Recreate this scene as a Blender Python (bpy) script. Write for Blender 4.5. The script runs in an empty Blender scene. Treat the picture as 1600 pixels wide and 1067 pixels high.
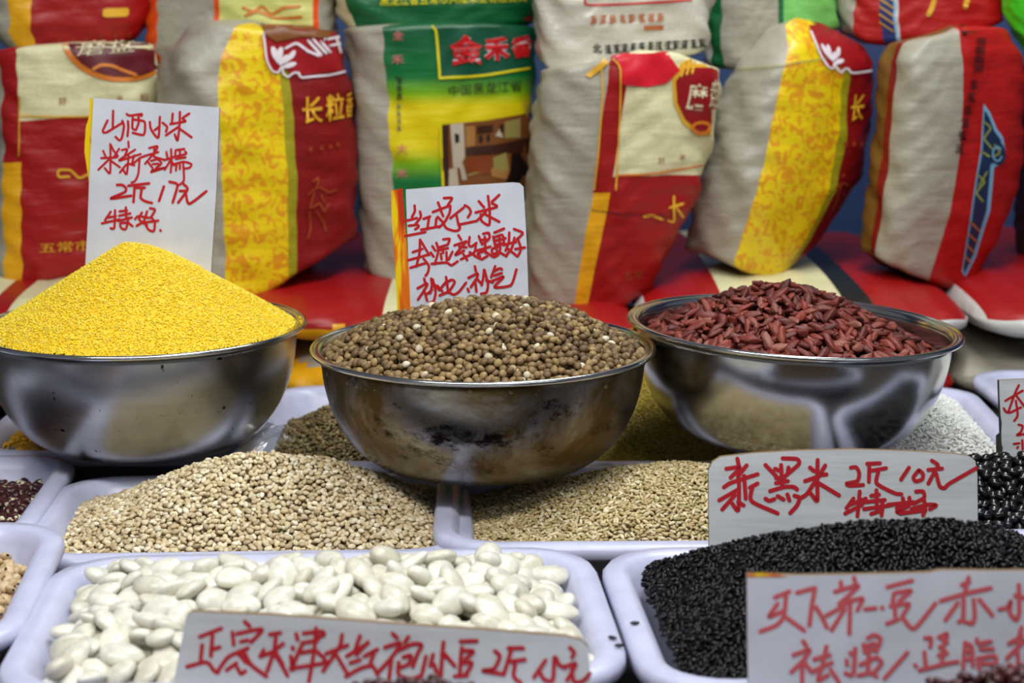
import bpy, bmesh, math, random
import numpy as np
from mathutils import Vector, Matrix, Euler
from mathutils.bvhtree import BVHTree

# ------------------------------------------------------------------ camera, world, lights
SC = bpy.context.scene
COL = SC.collection
F = 2800.0                              # focal length in pixels of the 1600 x 1067 frame
PITCH = math.atan(571.5 / F)
CAM = np.array([0.0, 0.0, 1.30])
cam_d = bpy.data.cameras.new('camera'); cam = bpy.data.objects.new('camera', cam_d); COL.objects.link(cam)
cam.location = CAM; cam.rotation_euler = (math.pi / 2 - PITCH, 0, 0)
cam_d.sensor_width = 36.0; cam_d.lens = F * 36 / 1600; cam_d.clip_start = .01
cam_d.dof.use_dof = True; cam_d.dof.focus_distance = 1.53; cam_d.dof.aperture_fstop = 6.8
SC.camera = cam

w = bpy.data.worlds.new('market_air'); SC.world = w; w.use_nodes = True
w.node_tree.nodes['Background'].inputs[0].default_value = (.80, .88, 1.0, 1)
w.node_tree.nodes['Background'].inputs[1].default_value = .11

def area(name, loc, target, sx, sy, power, col):
    l = bpy.data.lights.new(name, 'AREA'); l.shape = 'RECTANGLE'; l.size = sx; l.size_y = sy
    l.energy = power; l.color = col
    o = bpy.data.objects.new(name, l); COL.objects.link(o); o.location = loc
    o.rotation_euler = (Vector(target) - Vector(loc)).to_track_quat('-Z', 'Y').to_euler()
area('tube_lamp_front', (-.25, .45, 2.35), (-.1, 1.15, .9), 1.5, .22, 22, (1, .985, .95))
area('tube_lamp_middle', (.40, 1.70, 2.45), (.35, 1.72, .9), 1.5, .22, 19, (.96, 1, 1))
area('hall_lamp', (1.9, -1.3, 3.2), (0, 1.6, .9), 2.2, .5, 13, (.93, .98, 1))

SC.view_settings.view_transform = 'Standard'; SC.view_settings.look = 'None'
SC.view_settings.gamma = 1; SC.view_settings.exposure = 0.22
SC.view_settings.use_curve_mapping = False

# ------------------------------------------------------------------ pixel helpers (a pixel is only a direction)
FW = np.array([0, math.cos(PITCH), -math.sin(PITCH)])
UP = np.array([0, math.sin(PITCH), math.cos(PITCH)])
RT = np.array([1.0, 0, 0])
def ray(px, py):
    return FW + (px - 800) / F * RT + (533.5 - py) / F * UP
def on_y(px, py, y):
    d = ray(px, py); return CAM + d * (y / d[1])
def on_plane(px, py, p0, n):
    d = ray(px, py); return CAM + d * (np.dot(p0 - CAM, n) / np.dot(d, n))
def proj(p):
    q = np.asarray(p) - CAM; wz = q @ FW
    return np.stack([800 + F * (q @ RT) / wz, 533.5 - F * (q @ UP) / wz], -1)

# ------------------------------------------------------------------ object helpers
def lin(c):
    return tuple(((v / 255) / 12.92 if v / 255 <= .04045 else ((v / 255 + .055) / 1.055) ** 2.4) for v in c)
def tag(o, label=None, cat=None, group=None, kind=None):
    if label: o['label'] = label
    if cat: o['category'] = cat
    if group: o['group'] = group
    if kind: o['kind'] = kind
    return o
def link(name, me, mat=None, parent=None):
    o = bpy.data.objects.new(name, me); COL.objects.link(o)
    if mat is not None and me is not None and not me.materials: me.materials.append(mat)
    if parent is not None: o.parent = parent
    return o
def mesh(name, verts, faces, smooth=False):
    me = bpy.data.meshes.new(name)
    me.from_pydata([tuple(map(float, v)) for v in verts], [], [tuple(int(i) for i in f) for f in faces])
    if smooth: me.shade_smooth()
    me.update(); return me
def rebase(o, origin):
    """move the origin of a mesh object (made in world coordinates) to origin"""
    o.data.transform(Matrix.Translation(-Vector(origin))); o.location = origin
    return o
def empty(name, loc):
    o = bpy.data.objects.new(name, None); COL.objects.link(o); o.location = loc; o.empty_display_size = .02; return o

# ------------------------------------------------------------------ materials
class N:
    def __init__(s, name):
        s.m = bpy.data.materials.new(name); s.m.use_nodes = True
        s.t = s.m.node_tree; s.b = s.t.nodes['Principled BSDF']; s.x = -300
    def new(s, typ, **kw):
        n = s.t.nodes.new(typ)
        for k, v in kw.items(): setattr(n, k, v)
        return n
    def lk(s, a, b): s.t.links.new(a, b)
    def coord(s, scale=(1, 1, 1), kind='Object', rot=(0, 0, 0)):
        tc = s.new('ShaderNodeTexCoord'); mp = s.new('ShaderNodeMapping'); mp.inputs['Scale'].default_value = scale
        mp.inputs['Rotation'].default_value = rot
        s.lk(tc.outputs[kind], mp.inputs[0]); return mp.outputs[0]
    def noise(s, vec, scale, detail=3, rough=.5, dist=0):
        n = s.new('ShaderNodeTexNoise'); n.inputs['Scale'].default_value = scale; n.inputs['Detail'].default_value = detail
        n.inputs['Roughness'].default_value = rough; n.inputs['Distortion'].default_value = dist
        s.lk(vec, n.inputs['Vector']); return n.outputs['Fac']
    def ramp(s, fac, stops):
        r = s.new('ShaderNodeValToRGB'); e = r.color_ramp.elements
        while len(e) < len(stops): e.new(.5)
        for i, (p, c) in enumerate(stops):
            e[i].position = p; e[i].color = (*c, 1) if len(c) == 3 else c
        s.lk(fac, r.inputs[0]); return r.outputs[0]
    def mix(s, fac, a, b, mode='MIX'):
        n = s.new('ShaderNodeMix', data_type='RGBA', blend_type=mode)
        for sock, v in ((n.inputs[0], fac), (n.inputs[6], a), (n.inputs[7], b)):
            if isinstance(v, (int, float)): sock.default_value = v
            elif isinstance(v, tuple): sock.default_value = (*v, 1)
            else: s.lk(v, sock)
        return n.outputs[2]
    def bump(s, h, strength, dist=.002, prev=None):
        n = s.new('ShaderNodeBump'); n.inputs['Strength'].default_value = strength; n.inputs['Distance'].default_value = dist
        s.lk(h, n.inputs['Height'])
        if prev is not None: s.lk(prev, n.inputs['Normal'])
        return n.outputs[0]
    def done(s, col=None, rough=.5, metal=0, spec=.5, normal=None, coat=0, sss=0):
        b = s.b
        if col is not None:
            if isinstance(col, tuple): b.inputs['Base Color'].default_value = (*col, 1)
            else: s.lk(col, b.inputs['Base Color'])
        if isinstance(rough, (int, float)): b.inputs['Roughness'].default_value = rough
        else: s.lk(rough, b.inputs['Roughness'])
        b.inputs['Metallic'].default_value = metal; b.inputs['Specular IOR Level'].default_value = spec
        b.inputs['Coat Weight'].default_value = coat; b.inputs['Coat Roughness'].default_value = .12
        if sss: b.inputs['Subsurface Weight'].default_value = sss; b.inputs['Subsurface Radius'].default_value = (.01, .01, .012); b.inputs['Subsurface Scale'].default_value = .5
        if normal is not None: s.lk(normal, b.inputs['Normal'])
        return s.m

_mats = {}
def plain(name, rgb, rough=.5, **kw):
    if name not in _mats:
        n = N(name); _mats[name] = n.done(lin(rgb), rough, **kw)
    return _mats[name]
def fabric(name, rgb, rough=.46, coat=.05, var=.12, weave=True):
    """printed woven plastic: fine weave, soft creases running across the bag"""
    if name in _mats: return _mats[name]
    n = N(name); c = n.coord((1, 1, 1))
    cr = n.noise(n.coord((9, 9, 46)), 1.0, 3, .55)
    big = n.noise(c, 16, 3, .55)
    h = n.bump(cr, .55, .006)
    h = n.bump(big, .5, .010, h)
    if weave:
        wv = n.noise(n.coord((900, 900, 900)), 1.0, 1, .5)
        h = n.bump(wv, .25, .0006, h)
    v = n.noise(c, 300, 2, .6)
    a = lin(rgb); d = tuple(x * (1 - var * 1.6) for x in a)
    col = n.mix(v, d, tuple(min(1, x * (1 + var)) for x in a))
    _mats[name] = n.done(col, rough, normal=h, coat=coat); return _mats[name]

M_GREY = fabric('woven_grey', (166, 160, 143), var=.1)
M_CREAM = fabric('printed_cream', (222, 216, 170))
M_RED = fabric('printed_red', (160, 6, 8))
M_DRED = fabric('printed_deep_red', (130, 5, 10))
M_BRED = fabric('printed_bright_red', (178, 14, 12))
M_GOLD = fabric('printed_gold', (232, 168, 8))
M_OLIVE = fabric('printed_olive', (158, 150, 22))
M_GREEN = fabric('printed_green', (6, 100, 52))
M_LGREEN = fabric('printed_light_green', (120, 196, 96))
M_VGREEN = fabric('bright_green_plastic', (70, 200, 30), rough=.3)
M_PALE = fabric('printed_pale_yellow', (216, 216, 124))
M_ORANGE = fabric('printed_orange', (236, 82, 18))
M_BLACK = fabric('printed_black', (20, 24, 24))
M_BLUE = fabric('printed_blue', (44, 52, 110))
M_SKY = fabric('printed_sky_blue', (140, 190, 226))
M_WHITEBAG = fabric('clear_white_rice_bag', (206, 200, 184), rough=.22, coat=.6)
M_DARKGOLD = fabric('printed_dull_gold', (120, 84, 30))
M_WHITE = fabric('printed_white', (206, 206, 202))

def damask():
    n = N('yellow_damask'); c = n.coord((1, 1, 1))
    a = n.noise(c, 62, 2.2, .55, 1.8)
    f = n.ramp(a, [(.50, lin((232, 204, 6))), (.555, lin((222, 152, 18)))])
    b = n.noise(n.coord((1.7, 1.7, 1)), 40, 1, .5, 3.0)
    g = n.ramp(b, [(.488, (0, 0, 0)), (.50, (1, 1, 1)), (.512, (0, 0, 0))])
    col = n.mix(g, f, lin((214, 150, 14)))
    h = n.bump(n.noise(n.coord((9, 9, 46)), 1, 3, .55), .4, .006)
    return n.done(col, .42, normal=h, coat=.12)
M_DAMASK = damask()
def paddy():
    n = N('green_yellow_print'); tc = n.new('ShaderNodeTexCoord'); sp = n.new('ShaderNodeSeparateXYZ')
    n.lk(tc.outputs['Object'], sp.inputs[0]); mr = n.new('ShaderNodeMapRange')
    mr.inputs[1].default_value = 0; mr.inputs[2].default_value = .37; n.lk(sp.outputs[2], mr.inputs[0])
    g, y, k = lin((8, 112, 52)), lin((226, 206, 4)), lin((120, 176, 16))
    col = n.ramp(mr.outputs[0], [(0, g), (.49, g), (.545, k), (.60, y), (.74, y), (.785, k), (.84, g), (1, lin((4, 88, 48)))])
    h = n.bump(n.noise(n.coord((9, 9, 46)), 1, 3, .55), .4, .006)
    return n.done(col, .42, normal=h, coat=.12)
M_PADDY = paddy()

def tray_mat():
    n = N('lavender_white_plastic')
    v = n.noise(n.coord((1, 1, 1)), 30, 4, .6)
    col = n.ramp(v, [(.3, lin((186, 188, 214))), (.7, lin((202, 204, 230)))])
    h = n.bump(n.noise(n.coord((1, 1, 1)), 120, 2), .12, .001)
    return n.done(col, .32, normal=h, sss=.25)
M_TRAY = tray_mat()

def steel(name, stain, speck):
    n = N(name); c = n.coord((1, 1, 1))
    base = (.50, .50, .49)
    brush = n.noise(n.coord((6, 6, 160)), 1, 3, .6)
    col = n.mix(brush, (.36, .365, .36), (.50, .50, .49)) if (stain or speck) else n.mix(brush, (.46, .465, .46), (.60, .60, .59))
    rough = .20
    if stain:
        a = n.noise(c, 13, 6, .62, .4)
        fa = n.ramp(a, [(.36, (.25, .25, .25)), (.60, (1, 1, 1))])
        st = n.mix(n.noise(c, 24, 4, .6), lin((66, 52, 30)), lin((122, 98, 58)))
        col = n.mix(fa, col, st)
        d = n.noise(n.coord((1, 1, 1.6), rot=(.4, .9, .2)), 17, 6, .7)
        col = n.mix(n.ramp(d, [(.57, (0, 0, 0)), (.66, (1, 1, 1))]), col, lin((34, 26, 22)))
        rough = n.ramp(a, [(.4, (.24,) * 3), (.62, (.46,) * 3)])
    if speck:
        d = n.noise(c, 70, 5, .62)
        col = n.mix(n.ramp(d, [(.66, (0, 0, 0)), (.70, (1, 1, 1))]), col, lin((40, 40, 37)))
        rough = n.ramp(n.noise(c, 20, 4), [(.3, (.24,) * 3), (.7, (.36,) * 3)])
    return n.done(col, rough, metal=1.0)
M_STEEL_SPECK = steel('dull_steel_specked', False, True)
M_STEEL_STAIN = steel('scorched_steel', True, False)
M_STEEL = steel('polished_steel', False, False)
_n = N('rolled_steel_rim'); M_RIM = _n.done((.62, .625, .62), .16, metal=1.0)

def card():
    n = N('white_card_under_tape'); c = n.coord((1, 1, 1))
    v = n.noise(c, 25, 4)
    col = n.ramp(v, [(.35, lin((202, 206, 218))), (.65, lin((214, 218, 230)))])
    flute = n.noise(n.coord((260, 1, 1)), 1, 1)
    h = n.bump(flute, .08, .001); h = n.bump(n.noise(c, 30, 3), .15, .004, h)
    return n.done(col, .38, normal=h, coat=.25)
M_CARD = card()
def plaincard():
    n = N('white_corrugated_card'); c = n.coord((1, 1, 1))
    col = n.ramp(n.noise(c, 14, 5), [(.3, lin((196, 200, 204))), (.7, lin((214, 217, 220)))])
    h = n.bump(n.noise(n.coord((4, 1, 30)), 1, 4), .35, .006)
    return n.done(col, .7, normal=h)
M_CARD2 = plaincard()
M_CARDEDGE = plain('brown_card_edge', (120, 96, 66), .9)
M_INK = plain('red_marker', (190, 22, 30), .4)
M_INK2 = plain('thick_red_marker', (188, 32, 44), .5)
M_INK3 = plain('faded_red_marker', (206, 88, 94), .6)
def stripes():
    n = N('orange_yellow_carton'); wv = n.noise(n.coord((90, 30, 14), rot=(0, .35, 0)), 1, 2, .4, .6)
    col = n.ramp(wv, [(.40, lin((190, 50, 10))), (.50, lin((232, 120, 12))), (.56, lin((240, 205, 10)))])
    return n.done(col, .3, coat=.4)
M_CARTON = stripes()

def grain_mat(name, rough, spec=.4, bump=0, coat=0, sss=0):
    n = N(name); a = n.new('ShaderNodeAttribute'); a.attribute_name = 'col'
    c = n.coord((1, 1, 1))
    v = n.noise(c, 500, 2)
    col = n.mix(n.ramp(v, [(.3, (.82,) * 3), (.7, (1.08,) * 3)]), (0, 0, 0), (1, 1, 1))
    col = n.mix(1.0, a.outputs['Color'], n.ramp(v, [(.3, (.84,) * 3), (.7, (1, 1, 1))]), 'MULTIPLY')
    h = n.bump(n.noise(c, 900, 2), bump, .0008) if bump else None
    return n.done(col, rough, spec=spec, normal=h, coat=coat, sss=sss)
def piece_mat(name, stops, rough, spec=.4, bump=0, bscale=400, coat=0, patch=None, sss=0):
    """single pieces: colour drawn from the ramp by the object's own random number"""
    n = N(name); oi = n.new('ShaderNodeObjectInfo'); c = n.coord((1, 1, 1))
    col = n.ramp(oi.outputs['Random'], [(p, lin(k)) for p, k in stops])
    v = n.noise(c, bscale, 3)
    col = n.mix(1.0, col, n.ramp(v, [(.3, (.8,) * 3), (.65, (1, 1, 1))]), 'MULTIPLY')
    if patch:
        q = n.noise(c, patch[1], 2, .5)
        col = n.mix(n.ramp(q, [(patch[2], (0, 0, 0)), (patch[2] + .04, (1, 1, 1))]), col, lin(patch[0]))
    h = n.bump(v, bump, .001) if bump else None
    return n.done(col, rough, spec=spec, normal=h, coat=coat, sss=sss)

# ------------------------------------------------------------------ the setting
def boxmesh(name, x0, x1, y0, y1, z0, z1, bev=0):
    bm = bmesh.new(); bmesh.ops.create_cube(bm, size=1)
    for v in bm.verts: v.co = Vector(((x0 + x1) / 2 + v.co.x * (x1 - x0), (y0 + y1) / 2 + v.co.y * (y1 - y0), (z0 + z1) / 2 + v.co.z * (z1 - z0)))
    if bev: bmesh.ops.bevel(bm, geom=bm.edges[:], offset=bev, segments=2, affect='EDGES')
    me = bpy.data.meshes.new(name); bm.to_mesh(me); bm.free(); return me
def wall_mat():
    n = N('blue_painted_wall'); col = n.ramp(n.noise(n.coord((1, 1, 1)), 4, 4), [(.3, lin((44, 66, 112))), (.7, lin((56, 82, 132)))])
    return n.done(col, .6)
def floor_mat():
    n = N('concrete_floor'); col = n.ramp(n.noise(n.coord((1, 1, 1)), 5, 6), [(.3, lin((70, 68, 64))), (.7, lin((104, 100, 94)))])
    return n.done(col, .7)
tag(link('floor', boxmesh('floor', -4, 4, -3, 3.4, -.1, 0), floor_mat()), kind='structure')
tag(link('wall_back', boxmesh('wall_back', -4, 4, 3.0, 3.1, 0, 3.4), wall_mat()), kind='structure')
TT = .78                                # table top height
tb = empty('stall_table', (0, 1.7, 0)); tag(tb, 'dark wooden stall table under all the trays and sacks', 'table')
def wood():
    n = N('dark_table_board'); col = n.ramp(n.noise(n.coord((3, 30, 3)), 1, 5), [(.3, lin((38, 32, 27))), (.7, lin((66, 54, 44)))])
    return n.done(col, .75)
M_WOOD = wood()
def child_box(name, par, x0, x1, y0, y1, z0, z1, m, bev=.003):
    o = link(name, boxmesh(name, x0, x1, y0, y1, z0, z1, bev), m); o.parent = par; o.matrix_parent_inverse = Matrix.Translation(-Vector(par.location)); return o
child_box('table_top', tb, -1.3, 1.3, .70, 2.85, TT - .03, TT, M_WOOD)
for sx in (-1.2, 1.2):
    for sy in (.80, 2.75): child_box('leg', tb, sx - .03, sx + .03, sy - .03, sy + .03, 0, TT - .03, M_WOOD)

# ------------------------------------------------------------------ trays
def rrect(hx, hy, r, k=7):
    pts = []
    for cx, cy, a0 in ((hx - r, hy - r, 0), (-hx + r, hy - r, 90), (-hx + r, -hy + r, 180), (hx - r, -hy + r, 270)):
        for i in range(k):
            a = math.radians(a0 + 90 * i / (k - 1)); pts.append((cx + r * math.cos(a), cy + r * math.sin(a)))
    return pts
TRAYS = {}
def tray(key, cx, cy, w_, d, zr, rot, label):
    hx, hy = w_ / 2, d / 2; hgt = zr - TT
    prof = [(-.052, 0, .045), (-.050, .001, .045), (-.016, hgt - .012, .05), (-.003, hgt - .014, .055), (0, hgt - .010, .056), (0, hgt - .004, .056), (-.003, hgt, .055),
            (-.014, hgt + .0008, .05), (-.019, hgt - .002, .047), (-.023, hgt - .010, .044), (-.050, .008, .04), (-.056, .005, .036), (-.10, .004, .02)]
    V, Fc = [], []; K = None
    for off, z, r in prof:
        p = rrect(hx + off, hy + off, max(r + off * .4, .012)); K = len(p); V += [(x, y, z) for x, y in p]
    for i in range(len(prof) - 1):
        for j in range(K):
            a, b = i * K + j, i * K + (j + 1) % K; Fc.append((a, b, b + K, a + K))
    Fc.append(tuple(range((len(prof) - 1) * K, len(prof) * K))); Fc.append(tuple(reversed(range(K))))
    o = link('display_tray', mesh('display_tray', V, Fc, True), M_TRAY)
    o.location = (cx, cy, TT); o.rotation_euler = (0, 0, rot); tag(o, label, 'tray')
    TRAYS[key] = (cx, cy, hx, hy, zr, rot)
tray('lima', -.134, 1.188, .408, .275, .865, math.radians(4), 'white plastic tray filled with large white lima beans')
tray('blackrice', .285, 1.203, .424, .285, .865, math.radians(4), 'white plastic tray filled with black rice')
tray('pea', -.540, 1.236, .40, .28, .868, math.radians(6), 'white plastic tray of black-eyed peas at the left edge')
tray('barley', -.2265, 1.520, .383, .252, .836, math.radians(2.4), 'white plastic tray under the pale barley heap')
tray('brown', .1175, 1.520, .371, .252, .845, math.radians(1), 'white plastic tray under the brown rice heap')
tray('blackbean', .492, 1.550, .36, .215, .840, math.radians(1), 'white plastic tray holding glossy black beans')
tray('cowpea', -.588, 1.560, .35, .27, .840, math.radians(3), 'white plastic tray of dark maroon cowpeas')
tray('wheat', -.145, 1.832, .262, .345, .840, 0, 'white plastic tray of dark wheat between left and middle bowls')
tray('millet', .122, 1.832, .262, .345, .840, 0, 'white plastic tray of dull yellow millet behind the middle bowl')
tray('whiterice', .388, 1.832, .262, .345, .840, math.radians(-2), 'white plastic tray of white rice right of the goji bowl')
tray('whiterice_back', .666, 1.895, .262, .345, .845, math.radians(2), 'white plastic tray of white rice behind the small sign')
tray('corn', -.412, 1.872, .262, .345, .840, 0, 'white plastic tray of yellow grain under the millet bowl')
tray('adzuki_left', -.150, .892, .40, .28, .872, 0, 'white plastic tray of dark red beans below the long sign')
tray('adzuki_right', .285, .892, .40, .28, .872, 0, 'white plastic tray of dark red beans below the faded sign')
def tray_cap(key, inset, slope=.62, low=.006):
    """grain meets the tray wall just below the rim and rises from there at its angle of repose"""
    cx, cy, hx, hy, zr, rot = TRAYS[key]; c, s = math.cos(-rot), math.sin(-rot)
    def f(X, Y):
        x = (X - cx) * c - (Y - cy) * s; y = (X - cx) * s + (Y - cy) * c
        d = np.minimum(hx - inset - np.abs(x), hy - inset - np.abs(y))
        return zr - low + slope * d
    return f
def tray_inside(key, inset=.034):
    cx, cy, hx, hy, zr, rot = TRAYS[key]; c, s = math.cos(-rot), math.sin(-rot)
    def f(X, Y):
        x = (X - cx) * c - (Y - cy) * s; y = (X - cx) * s + (Y - cy) * c
        ax, ay = hx - inset, hy - inset; r = .028
        dx = np.maximum(np.abs(x) - (ax - r), 0); dy = np.maximum(np.abs(y) - (ay - r), 0)
        return dx * dx + dy * dy <= r * r
    return f, (cx - hx - .02, cx + hx + .02, cy - hy - .02, cy + hy + .02)

# ------------------------------------------------------------------ steel bowls
def bowl_r(d, R0):                      # d: 0 at the rim, 1 at the base
    return R0 * (.46 + .54 * np.sqrt(np.maximum(1 - np.power(d, 2.2), 0)))
BOWLS = {}
def bowl(key, px, py, wpx, D, H, roll, mat, label, dz=0.0):
    depth = F * D / wpx
    c = CAM + depth * ray(px, py); c[2] += dz
    R = D / 2; R0 = R - .010; seg = 96; prof = []
    for i in range(15): t = 1 - i / 14; prof.append((float(bowl_r(t, R0)), H * (1 - t)))
    def lathe(P):
        V, Fc = [], []
        for r, z in P:
            for j in range(seg):
                a = 2 * math.pi * j / seg; V.append((r * math.cos(a), r * math.sin(a), z - H))
        for i in range(len(P) - 1):
            for j in range(seg):
                a, b = i * seg + j, i * seg + (j + 1) % seg; Fc.append((a, b, b + seg, a + seg))
        return V, Fc
    V, Fc = lathe([(0.0, 0.0)] + prof + [(r - .0012, z + .0008) for r, z in reversed(prof[:14])] + [(0.0, .0010)])
    q = .0024                                                                    # flat lip with a rolled bead along its edge
    rim = [(R0 - .0014, H - .004), (R0 - .0010, H - .0012), (R0 + .0012, H + .0010), (R0 + .004, H + .0014), (R - q * 1.6, H + .0008)]
    rim += [(R - q + q * math.cos(a), H + .0002 + q * math.sin(a)) for a in np.radians(np.linspace(115, -200, 13))]
    rim += [(R0 + .0015, H - .0014), (R0 - .0002, H - .004)]
    RV, RF = lathe(rim)
    bm = bmesh.new(); me = mesh('steel_bowl', V, Fc, True); bm.from_mesh(me); bmesh.ops.remove_doubles(bm, verts=bm.verts, dist=1e-6); bm.to_mesh(me); bm.free()
    me.transform(Matrix.Translation((0, 0, H)))
    o = link('steel_bowl', me, mat)
    Rm = Matrix.Rotation(roll, 4, 'Y')
    o.matrix_world = Matrix.Translation(Vector(c)) @ Rm @ Matrix.Translation((0, 0, -H))
    ro = link('rim', mesh('rim', RV, RF, True), M_RIM, o); ro.location = (0, 0, H)
    tag(o, label, 'bowl')
    BOWLS[key] = (c, R, R0, H, Rm.to_3x3()); return o
bowl('millet', 222, 508, 512, .318, .119, 0, M_STEEL_SPECK, 'specked dull steel bowl heaped with yellow millet')
bowl('tears', 755, 542, 540, .313, .110, 0, M_STEEL_STAIN, 'brown-stained steel bowl heaped with Job\'s tears seeds')
bowl('goji', 1240, 515, 520, .315, .112, math.radians(2.4), M_STEEL, 'shiny polished steel bowl of dried goji berries', .004)
def under_bowls(X, Y):
    """highest level that grain may reach below the bowls"""
    z = np.full(np.shape(X), 9.0)
    for c, R, R0, H, Rm in BOWLS.values():
        r = np.hypot(X - c[0], Y - c[1])
        ds = np.linspace(0, 1, 60); rs = bowl_r(ds, R0)
        zz = np.interp(r, rs[::-1], (c[2] - H * ds)[::-1], right=9.0)
        zz = np.where(r < rs[-1], c[2] - H, zz); zz = np.where(r > R + .004, 9.0, np.where(r > R0, c[2] - .01, zz))
        z = np.minimum(z, zz - .010)
    return z

# ------------------------------------------------------------------ grain: templates, piling, meshes
def ellipsoid(seg, ring, fn=None):
    """unit body, long axis x; fn(t, a) -> (x, y, z) replaces the plain ellipsoid"""
    V = [(-1, 0, 0)]; Fc = []
    for i in range(1, ring):
        t = math.pi * i / ring
        for j in range(seg):
            a = 2 * math.pi * j / seg
            V.append((-math.cos(t), math.sin(t) * math.cos(a), math.sin(t) * math.sin(a)))
    V.append((1, 0, 0)); e = len(V) - 1
    for j in range(seg): Fc.append((0, 1 + (j + 1) % seg, 1 + j))
    for i in range(ring - 2):
        for j in range(seg):
            a, b = 1 + i * seg + j, 1 + i * seg + (j + 1) % seg
            Fc += [(a, b, b + seg), (a, b + seg, a + seg)]
    for j in range(seg): Fc.append((e, e - seg + j, e - seg + (j + 1) % seg))
    V = np.array(V, float)
    if fn: V = np.array([fn(*v) for v in V])
    return V, np.array(Fc)

def deposit(rect, target, inside, dims, attempts, seed, layers=2.0, tilt=.35, sink=80, over=.55, jitter=.12):
    """drop ellipsoid grains one by one onto a height field until the heap reaches its target surface"""
    rng = np.random.default_rng(seed)
    a, b, c = [d / 2 for d in dims]; res = max(min(dims) * .33, .0006)
    x0, x1, y0, y1 = rect; nx, ny = int((x1 - x0) / res), int((y1 - y0) / res)
    gx = x0 + (np.arange(nx) + .5) * res; gy = y0 + (np.arange(ny) + .5) * res
    X, Y = np.meshgrid(gx, gy); T = target(X, Y); ins = inside(X, Y)
    Gy, Gx = np.gradient(T, res)
    H = T - layers * dims[2]
    cells = np.argwhere(ins)
    K = int(math.ceil(a * 1.1 / res)) + 1
    off = np.arange(-K, K + 1) * res; DX, DY = np.meshgrid(off, off)
    pos, rot, sc, top = [], [], [], []
    pick = rng.integers(0, len(cells), (attempts, 4))
    U = rng.random((attempts, 6)); G = rng.normal(0, 1, (attempts, 3))
    for i in range(attempts):
        cs = cells[pick[i]]; k = np.argmin(H[cs[:, 0], cs[:, 1]] - T[cs[:, 0], cs[:, 1]])
        iy, ix = cs[k]
        if iy < K or ix < K or iy >= ny - K or ix >= nx - K: continue
        n = np.array([-Gx[iy, ix] * .7 + G[i, 0] * tilt, -Gy[iy, ix] * .7 + G[i, 1] * tilt, 1.0]); n /= np.sqrt(n @ n)
        yaw = U[i, 0] * 2 * math.pi; t = np.array([math.cos(yaw), math.sin(yaw), 0]); t = t - n * (t @ n); t /= np.sqrt(t @ t)
        R = np.stack([t, np.cross(n, t), n], 1); s = 1 + (U[i, 1] * 2 - 1) * jitter
        M = (R / np.array([a * s, b * s, c * s]) ** 2) @ R.T
        B = M[0, 2] * DX + M[1, 2] * DY
        q = M[0, 0] * DX * DX + 2 * M[0, 1] * DX * DY + M[1, 1] * DY * DY - 1
        disc = B * B - M[2, 2] * q; m = disc > 0
        sq = np.sqrt(disc[m]) / M[2, 2]; zc = -B[m] / M[2, 2]
        sl = H[iy - K:iy + K + 1, ix - K:ix + K + 1]; hp = sl[m]
        d = hp - (zc - sq)
        z = np.partition(d, int(len(d) * sink / 100) - 1)[int(len(d) * sink / 100) - 1]
        if z > T[iy, ix] + over * dims[2]: continue
        sl[m] = np.maximum(hp, z + zc + sq)
        pos.append((gx[ix], gy[iy], z)); rot.append(R); sc.append(s); top.append(z + 1 / math.sqrt(M[2, 2]))
    pos = np.array(pos); rot = np.array(rot); sc = np.array(sc); top = np.array(top)
    ix = np.clip(((pos[:, 0] - x0) / res).astype(int), 0, nx - 1); iy = np.clip(((pos[:, 1] - y0) / res).astype(int), 0, ny - 1)
    vis = top >= H[iy, ix] - dims[2] * .35
    return pos, rot, sc, vis

def scatter(rect, target, inside, dims, n, seed, tilt=.8):
    """fine grain: one dense layer bedded in the surface"""
    rng = np.random.default_rng(seed); x0, x1, y0, y1 = rect
    X = x0 + rng.random(n * 3) * (x1 - x0); Y = y0 + rng.random(n * 3) * (y1 - y0)
    k = inside(X, Y); X, Y = X[k][:n], Y[k][:n]
    Z = target(X, Y) + (rng.random(len(X)) - .75) * dims[2] * .9
    A = rng.normal(size=(len(X), 3, 3)); Q, _ = np.linalg.qr(A)
    if tilt < .5:
        yaw = rng.random(len(X)) * 2 * math.pi; c, s = np.cos(yaw), np.sin(yaw); Q = np.zeros((len(X), 3, 3)); Q[:, 0, 0] = c; Q[:, 1, 0] = s; Q[:, 0, 1] = -s; Q[:, 1, 1] = c; Q[:, 2, 2] = 1
    return np.stack([X, Y, Z], 1), Q, 1 + rng.normal(0, .1, len(X))

def palette(n, cols, seed, jit=.08):
    rng = np.random.default_rng(seed); cols = np.array([lin(c[:3]) for c in cols for _ in range(1 if len(c) < 4 else c[3])])
    k = cols[rng.integers(0, len(cols), n)]
    return np.clip(k * (1 + rng.normal(0, jit, (n, 1))), 0, 1)

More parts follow.
